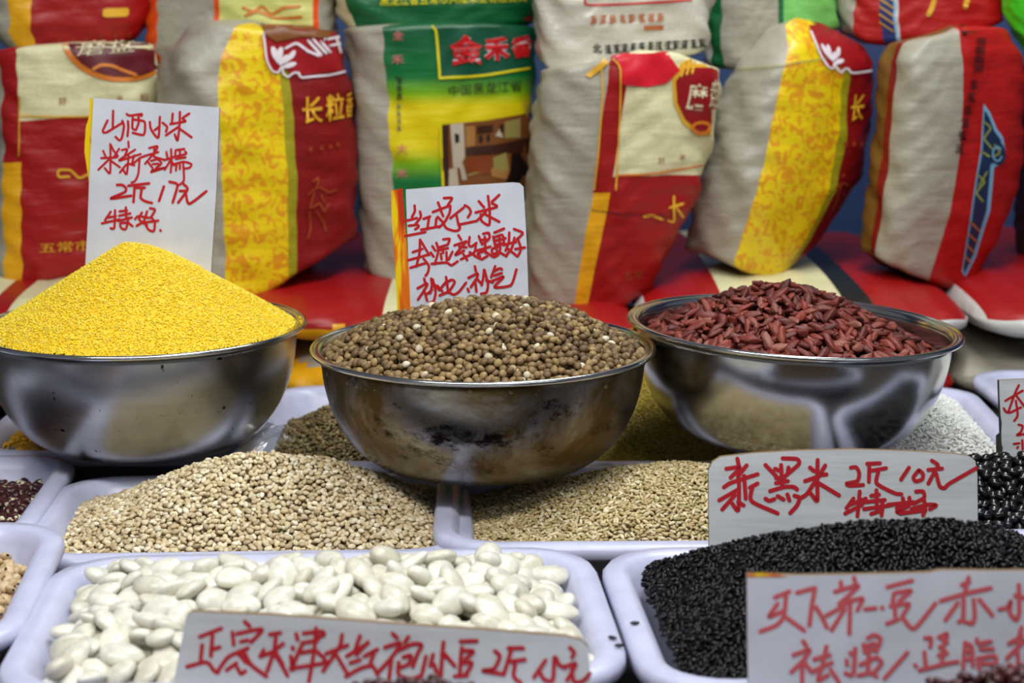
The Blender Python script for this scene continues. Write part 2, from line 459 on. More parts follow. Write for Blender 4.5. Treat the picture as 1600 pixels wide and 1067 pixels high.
def grain_mesh(name, tmpl, dims, pos, rot, sc, cols, under=None):
    V, Fc = tmpl; nv = len(V); n = len(pos)
    L = V * (np.array(dims) / 2)
    W = np.einsum('nij,vj->nvi', rot, L) * sc[:, None, None] + pos[:, None, :]
    verts = W.reshape(-1, 3); faces = (Fc[None] + (np.arange(n) * nv)[:, None, None]).reshape(-1, 3)
    cc = np.repeat(np.concatenate([cols, np.ones((n, 1))], 1), nv, 0)
    if under is not None:
        uv, uf, uc = under
        faces = np.concatenate([faces, uf + len(verts)]); verts = np.concatenate([verts, uv]); cc = np.concatenate([cc, np.tile([*uc, 1], (len(uv), 1))])
    me = bpy.data.meshes.new(name)
    me.vertices.add(len(verts)); me.vertices.foreach_set('co', verts.astype(np.float32).ravel())
    me.loops.add(len(faces) * 3); me.loops.foreach_set('vertex_index', faces.astype(np.int32).ravel())
    me.polygons.add(len(faces)); me.polygons.foreach_set('loop_start', np.arange(0, len(faces) * 3, 3, dtype=np.int32))
    me.polygons.foreach_set('loop_total', np.full(len(faces), 3, np.int32))
    me.update(calc_edges=True); me.shade_smooth()
    at = me.attributes.new('col', 'FLOAT_COLOR', 'POINT'); at.data.foreach_set('color', cc.astype(np.float32).ravel())
    return me

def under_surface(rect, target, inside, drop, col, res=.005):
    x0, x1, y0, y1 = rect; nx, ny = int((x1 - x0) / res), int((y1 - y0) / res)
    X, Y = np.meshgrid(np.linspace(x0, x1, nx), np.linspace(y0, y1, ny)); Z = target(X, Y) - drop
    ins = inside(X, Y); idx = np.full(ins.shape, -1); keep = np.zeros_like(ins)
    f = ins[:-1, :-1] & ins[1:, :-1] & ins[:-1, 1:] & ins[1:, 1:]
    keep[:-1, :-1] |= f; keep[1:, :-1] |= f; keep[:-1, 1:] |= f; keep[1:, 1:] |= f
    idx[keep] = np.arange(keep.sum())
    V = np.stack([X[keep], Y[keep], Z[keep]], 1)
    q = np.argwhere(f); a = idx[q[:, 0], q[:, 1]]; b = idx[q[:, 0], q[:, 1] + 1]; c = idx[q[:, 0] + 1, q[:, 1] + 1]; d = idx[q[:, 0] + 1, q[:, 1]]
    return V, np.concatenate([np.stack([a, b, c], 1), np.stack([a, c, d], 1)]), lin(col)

def heap(apex, slope, zmin, rnd=.03, ax=1.0, ay=1.0, clip=True, seed=0, bumps=.002, zcap=None):
    """cone of grain with a rounded top and slightly uneven flanks"""
    rng = np.random.default_rng(seed + 77); ph = rng.random(8) * 6.28
    def f(X, Y):
        d = np.hypot((X - apex[0]) * ax, (Y - apex[1]) * ay)
        z = apex[2] - slope * (np.sqrt(d * d + rnd * rnd) - rnd)
        z = zmin + np.logaddexp(0, (z - zmin) / .006) * .006
        z = z + bumps * (np.sin(X * 46 + ph[0]) * np.sin(Y * 52 + ph[1]) + .6 * np.sin(X * 95 + Y * 40 + ph[2]))
        if zcap is not None: z = np.minimum(z, zcap(X, Y))
        if clip: z = np.minimum(z, under_bowls(X, Y))
        return z
    return f
def in_bowl(key, hfun, level):
    """heap inside a bowl in the bowl's own plane (rim plane z = 0)"""
    c, R, R0, H, Rm = BOWLS[key]
    def inside(X, Y):
        return np.hypot(X, Y) < level
    return hfun, inside, (-R, R, -R, R)
def to_world(key, pos, rot):
    c, R, R0, H, Rm = BOWLS[key]; A = np.array(Rm)
    return pos @ A.T + c, np.einsum('ij,njk->nik', A, rot)
def under_world(key, u):
    c, R, R0, H, Rm = BOWLS[key]; return u[0] @ np.array(Rm).T + c, u[1], u[2]

def stuff(name, me, mat, label, cat):
    o = link(name, me, mat); bb = np.empty(len(me.vertices) * 3, np.float32); me.vertices.foreach_get('co', bb); bb = bb.reshape(-1, 3)
    rebase(o, (float(bb[:, 0].mean()), float(bb[:, 1].mean()), float(bb[:, 2].min())))
    return tag(o, label, cat, kind='stuff')

def singles(name, meshes, mat, pos, rot, sc, label, cat, group, seed, part=None):
    rng = random.Random(seed)
    for me in meshes:
        if not me.materials: me.materials.append(mat)
    for p, R, s in zip(pos, rot, sc):
        o = bpy.data.objects.new(name, meshes[rng.randrange(len(meshes))]); COL.objects.link(o)
        m = np.eye(4); m[:3, :3] = R * s; m[:3, 3] = p; o.matrix_world = Matrix(m.tolist())
        tag(o, label, cat, group)
        if part:
            pn, pm = part; ch = bpy.data.objects.new(pn, pm); COL.objects.link(ch); ch.parent = o
def tmpl_mesh(name, tmpl, dims):
    V, Fc = tmpl; return mesh(name, V * (np.array(dims) / 2), Fc, True)
def in_view(pos, margin=25):
    q = proj(pos); return (q[:, 0] > -margin) & (q[:, 0] < 1600 + margin) & (q[:, 1] < 1067 + margin)
def split(pos, vis, limit=300, key=None):
    """the visible pieces that show largest (nearest) become things of their own"""
    q = np.where(vis & in_view(pos))[0]
    if len(q) > limit: q = q[np.argsort(np.linalg.norm(pos[q] - CAM, axis=1))[:limit]]
    m = np.zeros(len(pos), bool); m[q] = True; return m

# ---- yellow millet heaped in the left bowl
def h_millet(X, Y):
    r = np.hypot(X + .014, Y); c = .080 - .56 * (np.sqrt(r * r + .034 ** 2) - .034)
    z = -.004 + np.logaddexp(0, (c + .004) / .008) * .008
    z = np.minimum(z, -.0015 + .62 * (.1485 - np.hypot(X, Y)))
    return z + .0008 * np.sin(X * 60 + 1) * np.sin(Y * 55)
f, ins, rc = in_bowl('millet', h_millet, .1475)
D_ = (.0021, .0019, .0018)
p, R, s = scatter(rc, f, ins, D_, 30000, 1)
u = under_world('millet', under_surface(rc, f, ins, .0009, (238, 198, 44), .003))
pw, Rw = to_world('millet', p, R)
M_MILLET = grain_mat('yellow_millet', .6, .25)
stuff('millet_heap', grain_mesh('millet_heap', ellipsoid(4, 2), D_, pw, Rw, s, palette(len(pw), [(252, 224, 56, 4), (253, 230, 92, 2), (247, 210, 36, 3), (254, 238, 128)], 2), u), M_MILLET, 'bright yellow millet heaped above the rim of the left bowl', 'millet')

# ---- Job's tears in the middle bowl
def h_tears(X, Y):
    r = np.hypot((X - .012) * .92, Y); c = .041 - .36 * (np.sqrt(r * r + .05 ** 2) - .05)
    return np.minimum(-.012 + np.logaddexp(0, (c + .012) / .006) * .006, -.005 + .55 * (.1435 - np.hypot(X, Y)))
f, ins, rc = in_bowl('tears', h_tears, .1435)
D_ = (.0078, .0068, .0062)
def tear(x, y, z):
    g = 1 - .34 * math.exp(-((y) / .30) ** 2) * (z > 0)
    return (x, y * (1.03 - .16 * x), z * g * (1.0 - .10 * x))
p, R, s, vis = deposit(rc, f, ins, D_, 5200, 3, 1.9, .6, 78)
pw, Rw = to_world('tears', p, R)
sel = split(pw, vis)
T_TEAR = ellipsoid(10, 7, tear)
M_TEAR = grain_mat('jobs_tears', .5, .35, .3)
cols = palette(len(pw), [(138, 114, 76, 8), (116, 92, 60, 9), (154, 128, 84, 6), (100, 78, 54, 6), (214, 204, 176, 1)], 4, .12)
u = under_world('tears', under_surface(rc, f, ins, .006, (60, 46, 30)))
stuff('jobs_tears_heap', grain_mesh('jobs_tears_heap', T_TEAR, D_, pw[~sel], Rw[~sel], s[~sel], cols[~sel], u), M_TEAR, 'brown Job\'s tears seeds heaped in the stained middle bowl', 'seeds')
M_TEAR1 = piece_mat('jobs_tear_seed', [(0, (104, 80, 54)), (.35, (132, 106, 70)), (.7, (150, 122, 80)), (.95, (164, 138, 94)), (.985, (216, 206, 180))], .5, .35, .3)
singles('jobs_tear', [tmpl_mesh('jobs_tear', T_TEAR, D_)], M_TEAR1, pw[sel], Rw[sel], s[sel], 'round brown Job\'s tears seed in the stained middle bowl', 'seed', 'Job\'s tears nearest in the middle bowl', 5)

# ---- goji berries in the right bowl
def h_goji(X, Y):
    r = np.hypot((X + .010) * .97, Y - .002); c = .034 - .56 * (np.sqrt(r * r + .045 ** 2) - .045)
    return np.minimum(-.036 + np.logaddexp(0, (c + .036) / .006) * .006, -.010 + .55 * (.138 - np.hypot(X, Y)))
f, ins, rc = in_bowl('goji', h_goji, .136)
D_ = (.0195, .0068, .0058)
def goji_fn(seed):
    r_ = random.Random(seed); ph = [r_.random() * 6.28 for _ in range(6)]; bend = r_.uniform(-.65, .65); fl = r_.uniform(.75, 1.15)
    def f(x, y, z):
        a = math.atan2(z, y); wr = 1 + .22 * math.sin(4 * a + ph[0] + 2.4 * x) + .12 * math.sin(6 * a + ph[1] - 4 * x) + .10 * math.sin(5 * x + ph[2])
        k = (1.12 - .30 * max(0, abs(x - .1) - .3)) * wr
        return (x + .05 * math.sin(3 * a + ph[3]), y * k + bend * (x * x - .4) * .6, z * k * fl + .18 * math.sin(2.5 * x + ph[4]))
    return f
T_G = [ellipsoid(12, 10, goji_fn(i)) for i in range(10)]
p, R, s, vis = deposit(rc, f, ins, D_, 2600, 6, 2.6, .50, 70, .8, .24)
pw, Rw = to_world('goji', p, R); sel = split(pw, vis)
M_GOJI = grain_mat('dried_goji', .55, .35, .4)
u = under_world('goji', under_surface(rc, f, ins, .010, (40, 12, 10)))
stuff('goji_heap', grain_mesh('goji_heap', T_G[0], D_, pw[~sel], Rw[~sel], s[~sel], palette(int((~sel).sum()), [(96, 40, 34), (112, 44, 36), (84, 34, 30), (124, 56, 44)], 7), u), M_GOJI, 'dried red goji berries piled in the shiny right bowl', 'berries')
M_GOJI1 = piece_mat('dried_goji_berry', [(0, (92, 38, 32)), (.3, (112, 46, 38)), (.6, (124, 52, 42)), (.85, (138, 60, 44)), (.96, (140, 84, 72))], .5, .4, .5, 500)
singles('goji_berry', [tmpl_mesh('goji_berry', t, D_) for t in T_G], M_GOJI1, pw[sel], Rw[sel], s[sel], 'wrinkled dried red goji berry in the shiny right bowl', 'berry', 'goji berries in the right bowl', 8)

# ---- lima beans
f = heap((-.12, 1.215, .886), .15, .850, .05, seed=1, bumps=.001, zcap=tray_cap('lima', .031, .4, .010)); ins, rc = tray_inside('lima', .031)
D_ = (.0285, .0182, .0112)
def lima_fn(k, pl, sk):
    def f(x, y, z):
        e = 1 + .10 * (1 - x * x)
        return (x, (y * e + k * (x * x - .45)) * (1 + sk * x), z * pl * (1 - .12 * y * y) * (1 + sk * x * .6))
    return f
T_L = [ellipsoid(14, 10, lima_fn(*a)) for a in ((.20, 1, .08), (.12, 1.15, -.05), (.28, .92, .12), (.06, 1.05, .16), (.16, 1.3, 0))]
p, R, s, vis = deposit(rc, f, ins, D_, 1500, 9, 2.2, .46, 70, .75, .15)
sel = split(p, vis)
M_LIMA = piece_mat('lima_bean_skin', [(0, (214, 209, 190)), (.5, (228, 226, 213)), (1, (234, 230, 214))], .34, .4, .10, 160, coat=.15)
M_LIMAH = grain_mat('lima_bean_pile', .4, .4)
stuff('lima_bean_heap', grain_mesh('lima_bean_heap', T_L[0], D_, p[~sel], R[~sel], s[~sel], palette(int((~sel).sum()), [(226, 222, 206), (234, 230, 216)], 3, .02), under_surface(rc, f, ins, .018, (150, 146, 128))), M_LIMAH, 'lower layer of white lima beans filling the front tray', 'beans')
singles('lima_bean', [tmpl_mesh('lima_bean', t, D_) for t in T_L], M_LIMA, p[sel], R[sel], s[sel], 'large flat white lima bean piled in the front tray', 'bean', 'lima beans in the front tray', 10)

# ---- black rice
f = heap((.272, 1.222, .927), .46, .846, .06, seed=2, zcap=tray_cap('blackrice', .030)); ins, rc = tray_inside('blackrice', .030)
D_ = (.0072, .0027, .0025)
def rice_fn(x, y, z): return (x, y * (1.12 - .25 * x * x), z * (1.1 - .2 * x * x))
T_R = ellipsoid(6, 5, rice_fn)
p, R, s, vis = deposit(rc, f, ins, D_, 21000, 11, 1.9, .4, 75)
M_BRICE = grain_mat('black_rice', .24, .28)
stuff('black_rice_heap', grain_mesh('black_rice_heap', T_R, D_, p, R, s, palette(len(p), [(9, 9, 12, 4), (14, 13, 16, 3), (7, 8, 11, 3), (26, 21, 24)], 12), under_surface(rc, f, ins, .0035, (10, 9, 11))), M_BRICE, 'black rice heaped in the front right tray', 'rice')

# ---- barley
f = heap((-.215, 1.528, .890), .54, .822, .03, seed=3, ax=.86, zcap=tray_cap('barley', .030)); ins, rc = tray_inside('barley', .030)
D_ = (.0066, .0046, .0042)
def barley_fn(x, y, z):
    g = 1 - .40 * math.exp(-(y / .28) ** 2) * (z > 0)
    return (x, y, z * g)
T_B = ellipsoid(8, 6, barley_fn)
p, R, s, vis = deposit(rc, f, ins, D_, 8500, 13, 1.9, .45, 76)
M_BARLEY = grain_mat('pearl_barley', .5, .4)
stuff('barley_heap', grain_mesh('barley_heap', T_B, D_, p, R, s, palette(len(p), [(216, 198, 158, 4), (228, 212, 176, 3), (202, 180, 140, 3), (236, 226, 198, 2), (186, 164, 126)], 14), under_surface(rc, f, ins, .004, (110, 90, 60))), M_BARLEY, 'pale tan barley heaped in the second row', 'barley')

# ---- brown rice
f = heap((.154, 1.528, .873), .35, .824, .04, seed=4, ax=.9, zcap=tray_cap('brown', .030)); ins, rc = tray_inside('brown', .030)
D_ = (.0068, .0030, .0027)
p, R, s, vis = deposit(rc, f, ins, D_, 15000, 15, 1.9, .45, 75)
M_BROWN = grain_mat('brown_rice', .42, .45)
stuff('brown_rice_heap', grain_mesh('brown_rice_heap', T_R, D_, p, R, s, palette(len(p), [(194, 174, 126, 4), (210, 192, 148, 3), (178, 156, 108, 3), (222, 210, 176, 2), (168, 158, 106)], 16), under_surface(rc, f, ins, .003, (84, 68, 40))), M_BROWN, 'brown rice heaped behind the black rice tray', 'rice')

# ---- white rice (two trays)
f = heap((.372, 1.835, .905), .52, .822, .03, seed=5, zcap=tray_cap('whiterice', .028)); ins, rc = tray_inside('whiterice', .028)
D_ = (.0070, .0025, .0023)
p, R, s, vis = deposit(rc, f, ins, D_, 13000, 17, 1.7, .45, 75)
M_WRICE = grain_mat('white_rice', .45, .4)
wp = [(244, 244, 238, 3), (250, 250, 246, 3), (232, 232, 224)]
stuff('white_rice_heap', grain_mesh('white_rice_heap', T_R, D_, p, R, s, palette(len(p), wp, 18, .03), under_surface(rc, f, ins, .003, (214, 214, 206))), M_WRICE, 'white rice heaped right of the goji bowl', 'rice')
f = heap((.66, 1.90, .868), .30, .822, .03, seed=6, zcap=tray_cap('whiterice_back', .028)); ins, rc = tray_inside('whiterice_back', .028)
p, R, s = scatter(rc, f, ins, D_, 4200, 19, .2)
stuff('white_rice_heap', grain_mesh('white_rice_heap', T_R, D_, p, R, s, palette(len(p), wp, 20, .03), under_surface(rc, f, ins, .001, (214, 214, 206))), M_WRICE, 'white rice in the far right tray behind the small sign', 'rice')

# ---- dark wheat, dull millet, yellow corn grits (third row)
f = heap((-.105, 1.85, .893), .60, .812, .02, seed=7, zcap=tray_cap('wheat', .028)); ins, rc = tray_inside('wheat', .028)
D_ = (.0062, .0034, .0030)
p, R, s, vis = deposit(rc, f, ins, D_, 8000, 21, 1.7, .5, 75)
M_WHEAT = grain_mat('dark_wheat', .55, .35)
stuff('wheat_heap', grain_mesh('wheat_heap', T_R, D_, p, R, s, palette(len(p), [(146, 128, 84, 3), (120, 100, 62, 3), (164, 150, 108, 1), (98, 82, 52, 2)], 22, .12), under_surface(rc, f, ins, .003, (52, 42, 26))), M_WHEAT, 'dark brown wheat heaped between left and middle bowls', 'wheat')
f = heap((.125, 1.86, .893), .42, .815, .03, seed=8, zcap=tray_cap('millet', .028)); ins, rc = tray_inside('millet', .028)
D_ = (.0022, .0020, .0019)
p, R, s = scatter(rc, f, ins, D_, 14000, 23)
stuff('dull_millet_heap', grain_mesh('dull_millet_heap', ellipsoid(4, 2), D_, p, R, s, palette(len(p), [(190, 168, 66, 3), (204, 182, 84, 2), (170, 146, 48, 2)], 24, .1), under_surface(rc, f, ins, .001, (150, 128, 42))), M_MILLET, 'dull yellow millet between middle and right bowls', 'millet')
f = heap((-.46, 1.80, .862), .25, .815, .03, seed=9, zcap=tray_cap('corn', .028)); ins, rc = tray_inside('corn', .028)
p, R, s = scatter(rc, f, ins, (.004, .0035, .003), 5000, 25)
stuff('corn_grits_heap', grain_mesh('corn_grits_heap', ellipsoid(5, 3), (.004, .0035, .003), p, R, s, palette(len(p), [(222, 168, 40), (236, 186, 60)], 26, .1), under_surface(rc, f, ins, .001, (170, 120, 30))), M_MILLET, 'yellow grain peeking out under the millet bowl', 'grain')

# ---- black beans
f = heap((.50, 1.60, .886), .30, .838, .05, seed=10, zcap=tray_cap('blackbean', .036)); ins, rc = tray_inside('blackbean', .036)
D_ = (.0128, .0092, .0078)
T_K = [ellipsoid(12, 8, lima_fn(k, 1, sk)) for k, sk in ((.18, .03), (.10, -.04), (.14, .06))]
p, R, s, vis = deposit(rc, f, ins, D_, 2200, 27, 1.8, .45, 76, .6)
k = proj(p)[:, 0] < 1680; p, R, s, vis = p[k], R[k], s[k], vis[k]; sel = split(p, vis)
M_BBEAN = piece_mat('black_bean_skin', [(0, (12, 12, 14)), (.9, (22, 20, 24)), (1, (34, 30, 30))], .22, .55)
M_BBEANH = grain_mat('black_bean_pile', .3, .5)
stuff('black_bean_heap', grain_mesh('black_bean_heap', T_K[0], D_, p[~sel], R[~sel], s[~sel], palette(int((~sel).sum()), [(16, 16, 18)], 1), under_surface(rc, f, ins, .010, (8, 8, 9))), M_BBEANH, 'lower layer of glossy black beans right of the price sign', 'beans')
singles('black_bean', [tmpl_mesh('black_bean', t, D_) for t in T_K], M_BBEAN, p[sel], R[sel], s[sel], 'glossy black bean in the tray at the right edge', 'bean', 'black beans at the right edge', 28)

# ---- black-eyed peas, each with its dark eye
f = heap((-.43, 1.16, .860), .12, .838, .05, seed=11, zcap=tray_cap('pea', .030)); ins, rc = tray_inside('pea', .030)
D_ = (.0104, .0078, .0068)
T_P = [ellipsoid(12, 8, lima_fn(k, 1, sk)) for k, sk in ((.22, .04), (.14, -.05))]
p, R, s, vis = deposit(rc, f, ins, D_, 3200, 29, 1.8, .6, 76, .6)
k = proj(p)[:, 0] > -60; p, R, s, vis = p[k], R[k], s[k], vis[k]; sel = split(p, vis)
M_PEA = piece_mat('black_eyed_pea_skin', [(0, (190, 160, 118)), (.5, (206, 178, 136)), (1, (220, 196, 156))], .45, .4)
M_PEAH = grain_mat('black_eyed_pea_pile', .5, .3)
stuff('black_eyed_pea_heap', grain_mesh('black_eyed_pea_heap', T_P[0], D_, p[~sel], R[~sel], s[~sel], palette(int((~sel).sum()), [(200, 172, 130)], 1), under_surface(rc, f, ins, .009, (86, 64, 40))), M_PEAH, 'lower layer of black-eyed peas in the left tray', 'peas')
M_EYE = plain('pea_eye', (26, 20, 22), .4)
def eye_mesh():
    V, Fc = [], []; n = 12
    for ring, (rr, lift) in enumerate(((0, .0005), (.35, .0005), (1, -.0001))):
        for j in range(n):
            a = 2 * math.pi * j / n; x, z = rr * .0023 * math.cos(a), rr * .0015 * math.sin(a)
            V.append((x, D_[1] / 2 * (1.06 + 0) * math.sqrt(max(0, 1 - (x / (D_[0] / 2)) ** 2 - (z / (D_[2] / 2)) ** 2)) * .985 + lift - .00042, z))
    for i in range(2):
        for j in range(n): a, b = i * n + j, i * n + (j + 1) % n; Fc.append((a, a + n, b + n, b))
    me = mesh('eye', V, Fc, True); me.materials.append(M_EYE); return me
singles('black_eyed_pea', [tmpl_mesh('black_eyed_pea', t, D_) for t in T_P], M_PEA, p[sel], R[sel], s[sel], 'tan black-eyed pea in the front left tray', 'pea', 'black-eyed peas in the left tray', 30, ('eye', eye_mesh()))

# ---- maroon cowpeas with cream patches
f = heap((-.52, 1.54, .826), .10, .812, .05, seed=12, zcap=tray_cap('cowpea', .030)); ins, rc = tray_inside('cowpea', .030)
D_ = (.0112, .0080, .0070)
p, R, s, vis = deposit(rc, f, ins, D_, 2400, 31, 1.8, .6, 76, .6)
k = proj(p)[:, 0] > -60; p, R, s, vis = p[k], R[k], s[k], vis[k]; sel = split(p, vis)
M_COW = piece_mat('cowpea_skin', [(0, (52, 24, 26)), (.5, (70, 30, 32)), (1, (86, 40, 40))], .35, .5, patch=((222, 208, 176), 130, .56))
stuff('cowpea_heap', grain_mesh('cowpea_heap', T_P[0], D_, p[~sel], R[~sel], s[~sel], palette(int((~sel).sum()), [(60, 28, 30)], 1), under_surface(rc, f, ins, .009, (26, 14, 14))), M_PEAH, 'lower layer of maroon cowpeas in the left tray', 'peas')
singles('cowpea', [tmpl_mesh('cowpea', t, D_) for t in T_P], M_COW, p[sel], R[sel], s[sel], 'dark maroon cowpea with cream patch in the second-row left tray', 'pea', 'cowpeas in the second-row left tray', 32)

# ---- dark red beans at the very front (two trays)
M_ADZ = piece_mat('adzuki_skin', [(0, (58, 20, 26)), (.6, (78, 28, 34)), (.9, (66, 44, 36)), (1, (120, 100, 70))], .32, .5)
for key, ap, sl, lab, sd in (('adzuki_left', (-.052, .955, .9065), .40, 'below the long sign', 33), ('adzuki_right', (.335, .955, .932), .42, 'below the faded sign', 34)):
    f = heap(ap, sl, .822, .03, seed=sd, bumps=.0006, zcap=tray_cap(key, .034, 1.25, .004)); ins, rc = tray_inside(key, .034); D_ = (.0078, .0056, .0052)
    p, R, s, vis = deposit(rc, f, ins, D_, 3600, sd, 1.7, .5, 76)
    sel = vis & (proj(p)[:, 1] < 1080) & in_view(p)
    stuff('red_bean_heap', grain_mesh('red_bean_heap', T_P[1], D_, p[~sel], R[~sel], s[~sel], palette(int((~sel).sum()), [(66, 24, 30), (84, 32, 36)], 1), under_surface(rc, f, ins, .006, (26, 10, 12))), M_PEAH, 'dark red beans heaped ' + lab, 'beans')
    singles('red_bean', [tmpl_mesh('red_bean', t, D_) for t in T_P], M_ADZ, p[sel], R[sel], s[sel], 'small dark red bean on the heap ' + lab, 'bean', 'red beans ' + lab, sd + 9)

# ---- stray grains
M_BR1 = plain('stray_black_rice', (20, 19, 22), .34)
rg = tmpl_mesh('rice_grain', T_R, (.0072, .0027, .0025)); rg.materials.append(M_BR1)
for (px, py, yaw, where) in ((992, 973, .1, 'on the black rice tray rim'), (957, 996, -.5, 'on the lima tray rim'), (968, 1008, .05, 'between the two front trays')):
    d = ray(px, py); pt = CAM + d * ((.8672 - CAM[2]) / d[2])
    o = link('rice_grain', rg); o.location = pt; o.rotation_euler = (0, 0, yaw); tag(o, 'single stray black rice grain lying ' + where, 'grain')
M_ML1 = plain('stray_millet', (246, 206, 50), .6); mg = tmpl_mesh('millet_grain', ellipsoid(6, 4), (.0021, .0019, .0018)); mg.materials.append(M_ML1)
c, Rb = BOWLS['millet'][0], BOWLS['millet'][1]
for a, wh in ((.08, 'nearer'), (.22, 'farther')):
    o = link('millet_grain', mg); o.location = c + np.array([(Rb - .006) * math.cos(a), (Rb - .006) * math.sin(a), .0018]); tag(o, wh + ' stray yellow millet grain on the left bowl rim', 'grain')

# ------------------------------------------------------------------ flat drawing helpers (2D, pixel units)
def smooth_line(pts, step=2.0):
    P = np.array(pts, float)
    if len(P) == 2:
        n = max(2, int(np.linalg.norm(P[1] - P[0]) / (step * 2)) + 1); return P[0] + (P[1] - P[0]) * np.linspace(0, 1, n)[:, None]
    Q = np.vstack([2 * P[0] - P[1], P, 2 * P[-1] - P[-2]]); out = []
    for i in range(1, len(Q) - 2):
        p0, p1, p2, p3 = Q[i - 1], Q[i], Q[i + 1], Q[i + 2]; n = max(2, int(np.linalg.norm(p2 - p1) / step))
        for t in np.arange(n) / n:
            # centripetal-like Catmull-Rom with reduced tension keeps brush corners crisp
            m1, m2 = (p2 - p0) * .36, (p3 - p1) * .36; t2, t3 = t * t, t * t * t
            out.append((2 * t3 - 3 * t2 + 1) * p1 + (t3 - 2 * t2 + t) * m1 + (-2 * t3 + 3 * t2) * p2 + (t3 - t2) * m2)
    out.append(P[-1]); return np.array(out)
def ribbon(pts, wd, V, Fc, taper=.0):
    L = smooth_line(pts); d = np.gradient(L, axis=0); d /= np.maximum(np.linalg.norm(d, axis=1), 1e-6)[:, None]
    nrm = np.stack([-d[:, 1], d[:, 0]], 1); n = len(L); t = np.linspace(0, 1, n)
    ws = wd / 2 * (1 - taper * t)
    b = len(V); A = L + nrm * ws[:, None]; B = L - nrm * ws[:, None]
    for i in range(n): V.append(A[i]); V.append(B[i])
    for i in range(n - 1): Fc.append((b + 2 * i, b + 2 * i + 1, b + 2 * i + 3, b + 2 * i + 2))
    for c, dr, wv, e in ((L[0], -d[0], ws[0], (0, 1)), (L[-1], d[-1], ws[-1], (2 * n - 1, 2 * n - 2))):
        k = len(V); nn = np.array([-dr[1], dr[0]])
        for a in np.linspace(math.pi / 2, -math.pi / 2, 7)[1:-1]: V.append(c + wv * (math.cos(a) * dr + math.sin(a) * nn))
        idx = [b + e[0], b + e[1]]
        p0 = np.array(V[idx[0]]); first = V[k]
        if np.linalg.norm(p0 - first) > np.linalg.norm(np.array(V[idx[1]]) - first): idx.reverse()
        Fc.append((idx[0], *range(k, k + 5), idx[1]))
def poly_grid(poly, step=10):
    """triangulated polygon cut fine enough to follow a curved surface"""
    bm = bmesh.new(); vs = [bm.verts.new((p[0], p[1], 0)) for p in poly]; bm.faces.new(vs)
    xs = [p[0] for p in poly]; ys = [p[1] for p in poly]
    for ax, lo, hi in ((0, min(xs), max(xs)), (1, min(ys), max(ys))):
        c = math.floor(lo / step) * step + step
        while c < hi:
            co = (c, 0, 0) if ax == 0 else (0, c, 0); no = (1, 0, 0) if ax == 0 else (0, 1, 0)
            bmesh.ops.bisect_plane(bm, geom=bm.verts[:] + bm.edges[:] + bm.faces[:], plane_co=co, plane_no=no); c += step
    bmesh.ops.remove_doubles(bm, verts=bm.verts, dist=1e-4); bmesh.ops.triangulate(bm, faces=bm.faces[:])
    bm.verts.index_update(); V = [(v.co.x, v.co.y) for v in bm.verts]; Fc = [tuple(v.index for v in f.verts) for f in bm.faces]; bm.free()
    return V, Fc
def ellipse(cx, cy, rx, ry, a0=0, a1=360, n=40, rot=0):
    c, s = math.cos(math.radians(rot)), math.sin(math.radians(rot)); out = []
    for i in range(n if a1 - a0 >= 360 else n + 1):
        a = math.radians(a0 + (a1 - a0) * i / n); x, y = rx * math.cos(a), ry * math.sin(a); out.append((cx + x * c - y * s, cy + x * s + y * c))
    return out
_txt = {}
def glyphs(body, bold=0.0):
    """2D mesh of a printed text, scaled to the unit square (y down)"""
    if (body, bold) not in _txt:
        c = bpy.data.curves.new('t', 'FONT'); c.body = body; c.resolution_u = 3; c.offset = bold
        o = bpy.data.objects.new('t', c); COL.objects.link(o); dg = bpy.context.evaluated_depsgraph_get()
        me = bpy.data.meshes.new_from_object(o.evaluated_get(dg))
        V = np.array([v.co[:2] for v in me.vertices]); Fc = [tuple(p.vertices) for p in me.polygons]
        bpy.data.objects.remove(o); bpy.data.curves.remove(c); bpy.data.meshes.remove(me)
        V = (V - V.min(0)) / (V.max(0) - V.min(0)); V[:, 1] = 1 - V[:, 1]; _txt[(body, bold)] = (V, Fc)
    return _txt[(body, bold)]
def text_px(body, quad, bold=0.0):
    """quad: pixel corners top-left, top-right, bottom-right, bottom-left"""
    V, Fc = glyphs(body, bold); a, b, c, d = [np.array(q, float) for q in quad]; x, y = V[:, :1], V[:, 1:]
    return [tuple(p) for p in a * (1 - x) * (1 - y) + b * x * (1 - y) + c * x * y + d * (1 - x) * y], Fc
def rect(x0, y0, x1, y1, sk=0):
    return [(x0, y0), (x1, y0 + sk), (x1, y1 + sk), (x0, y1)]

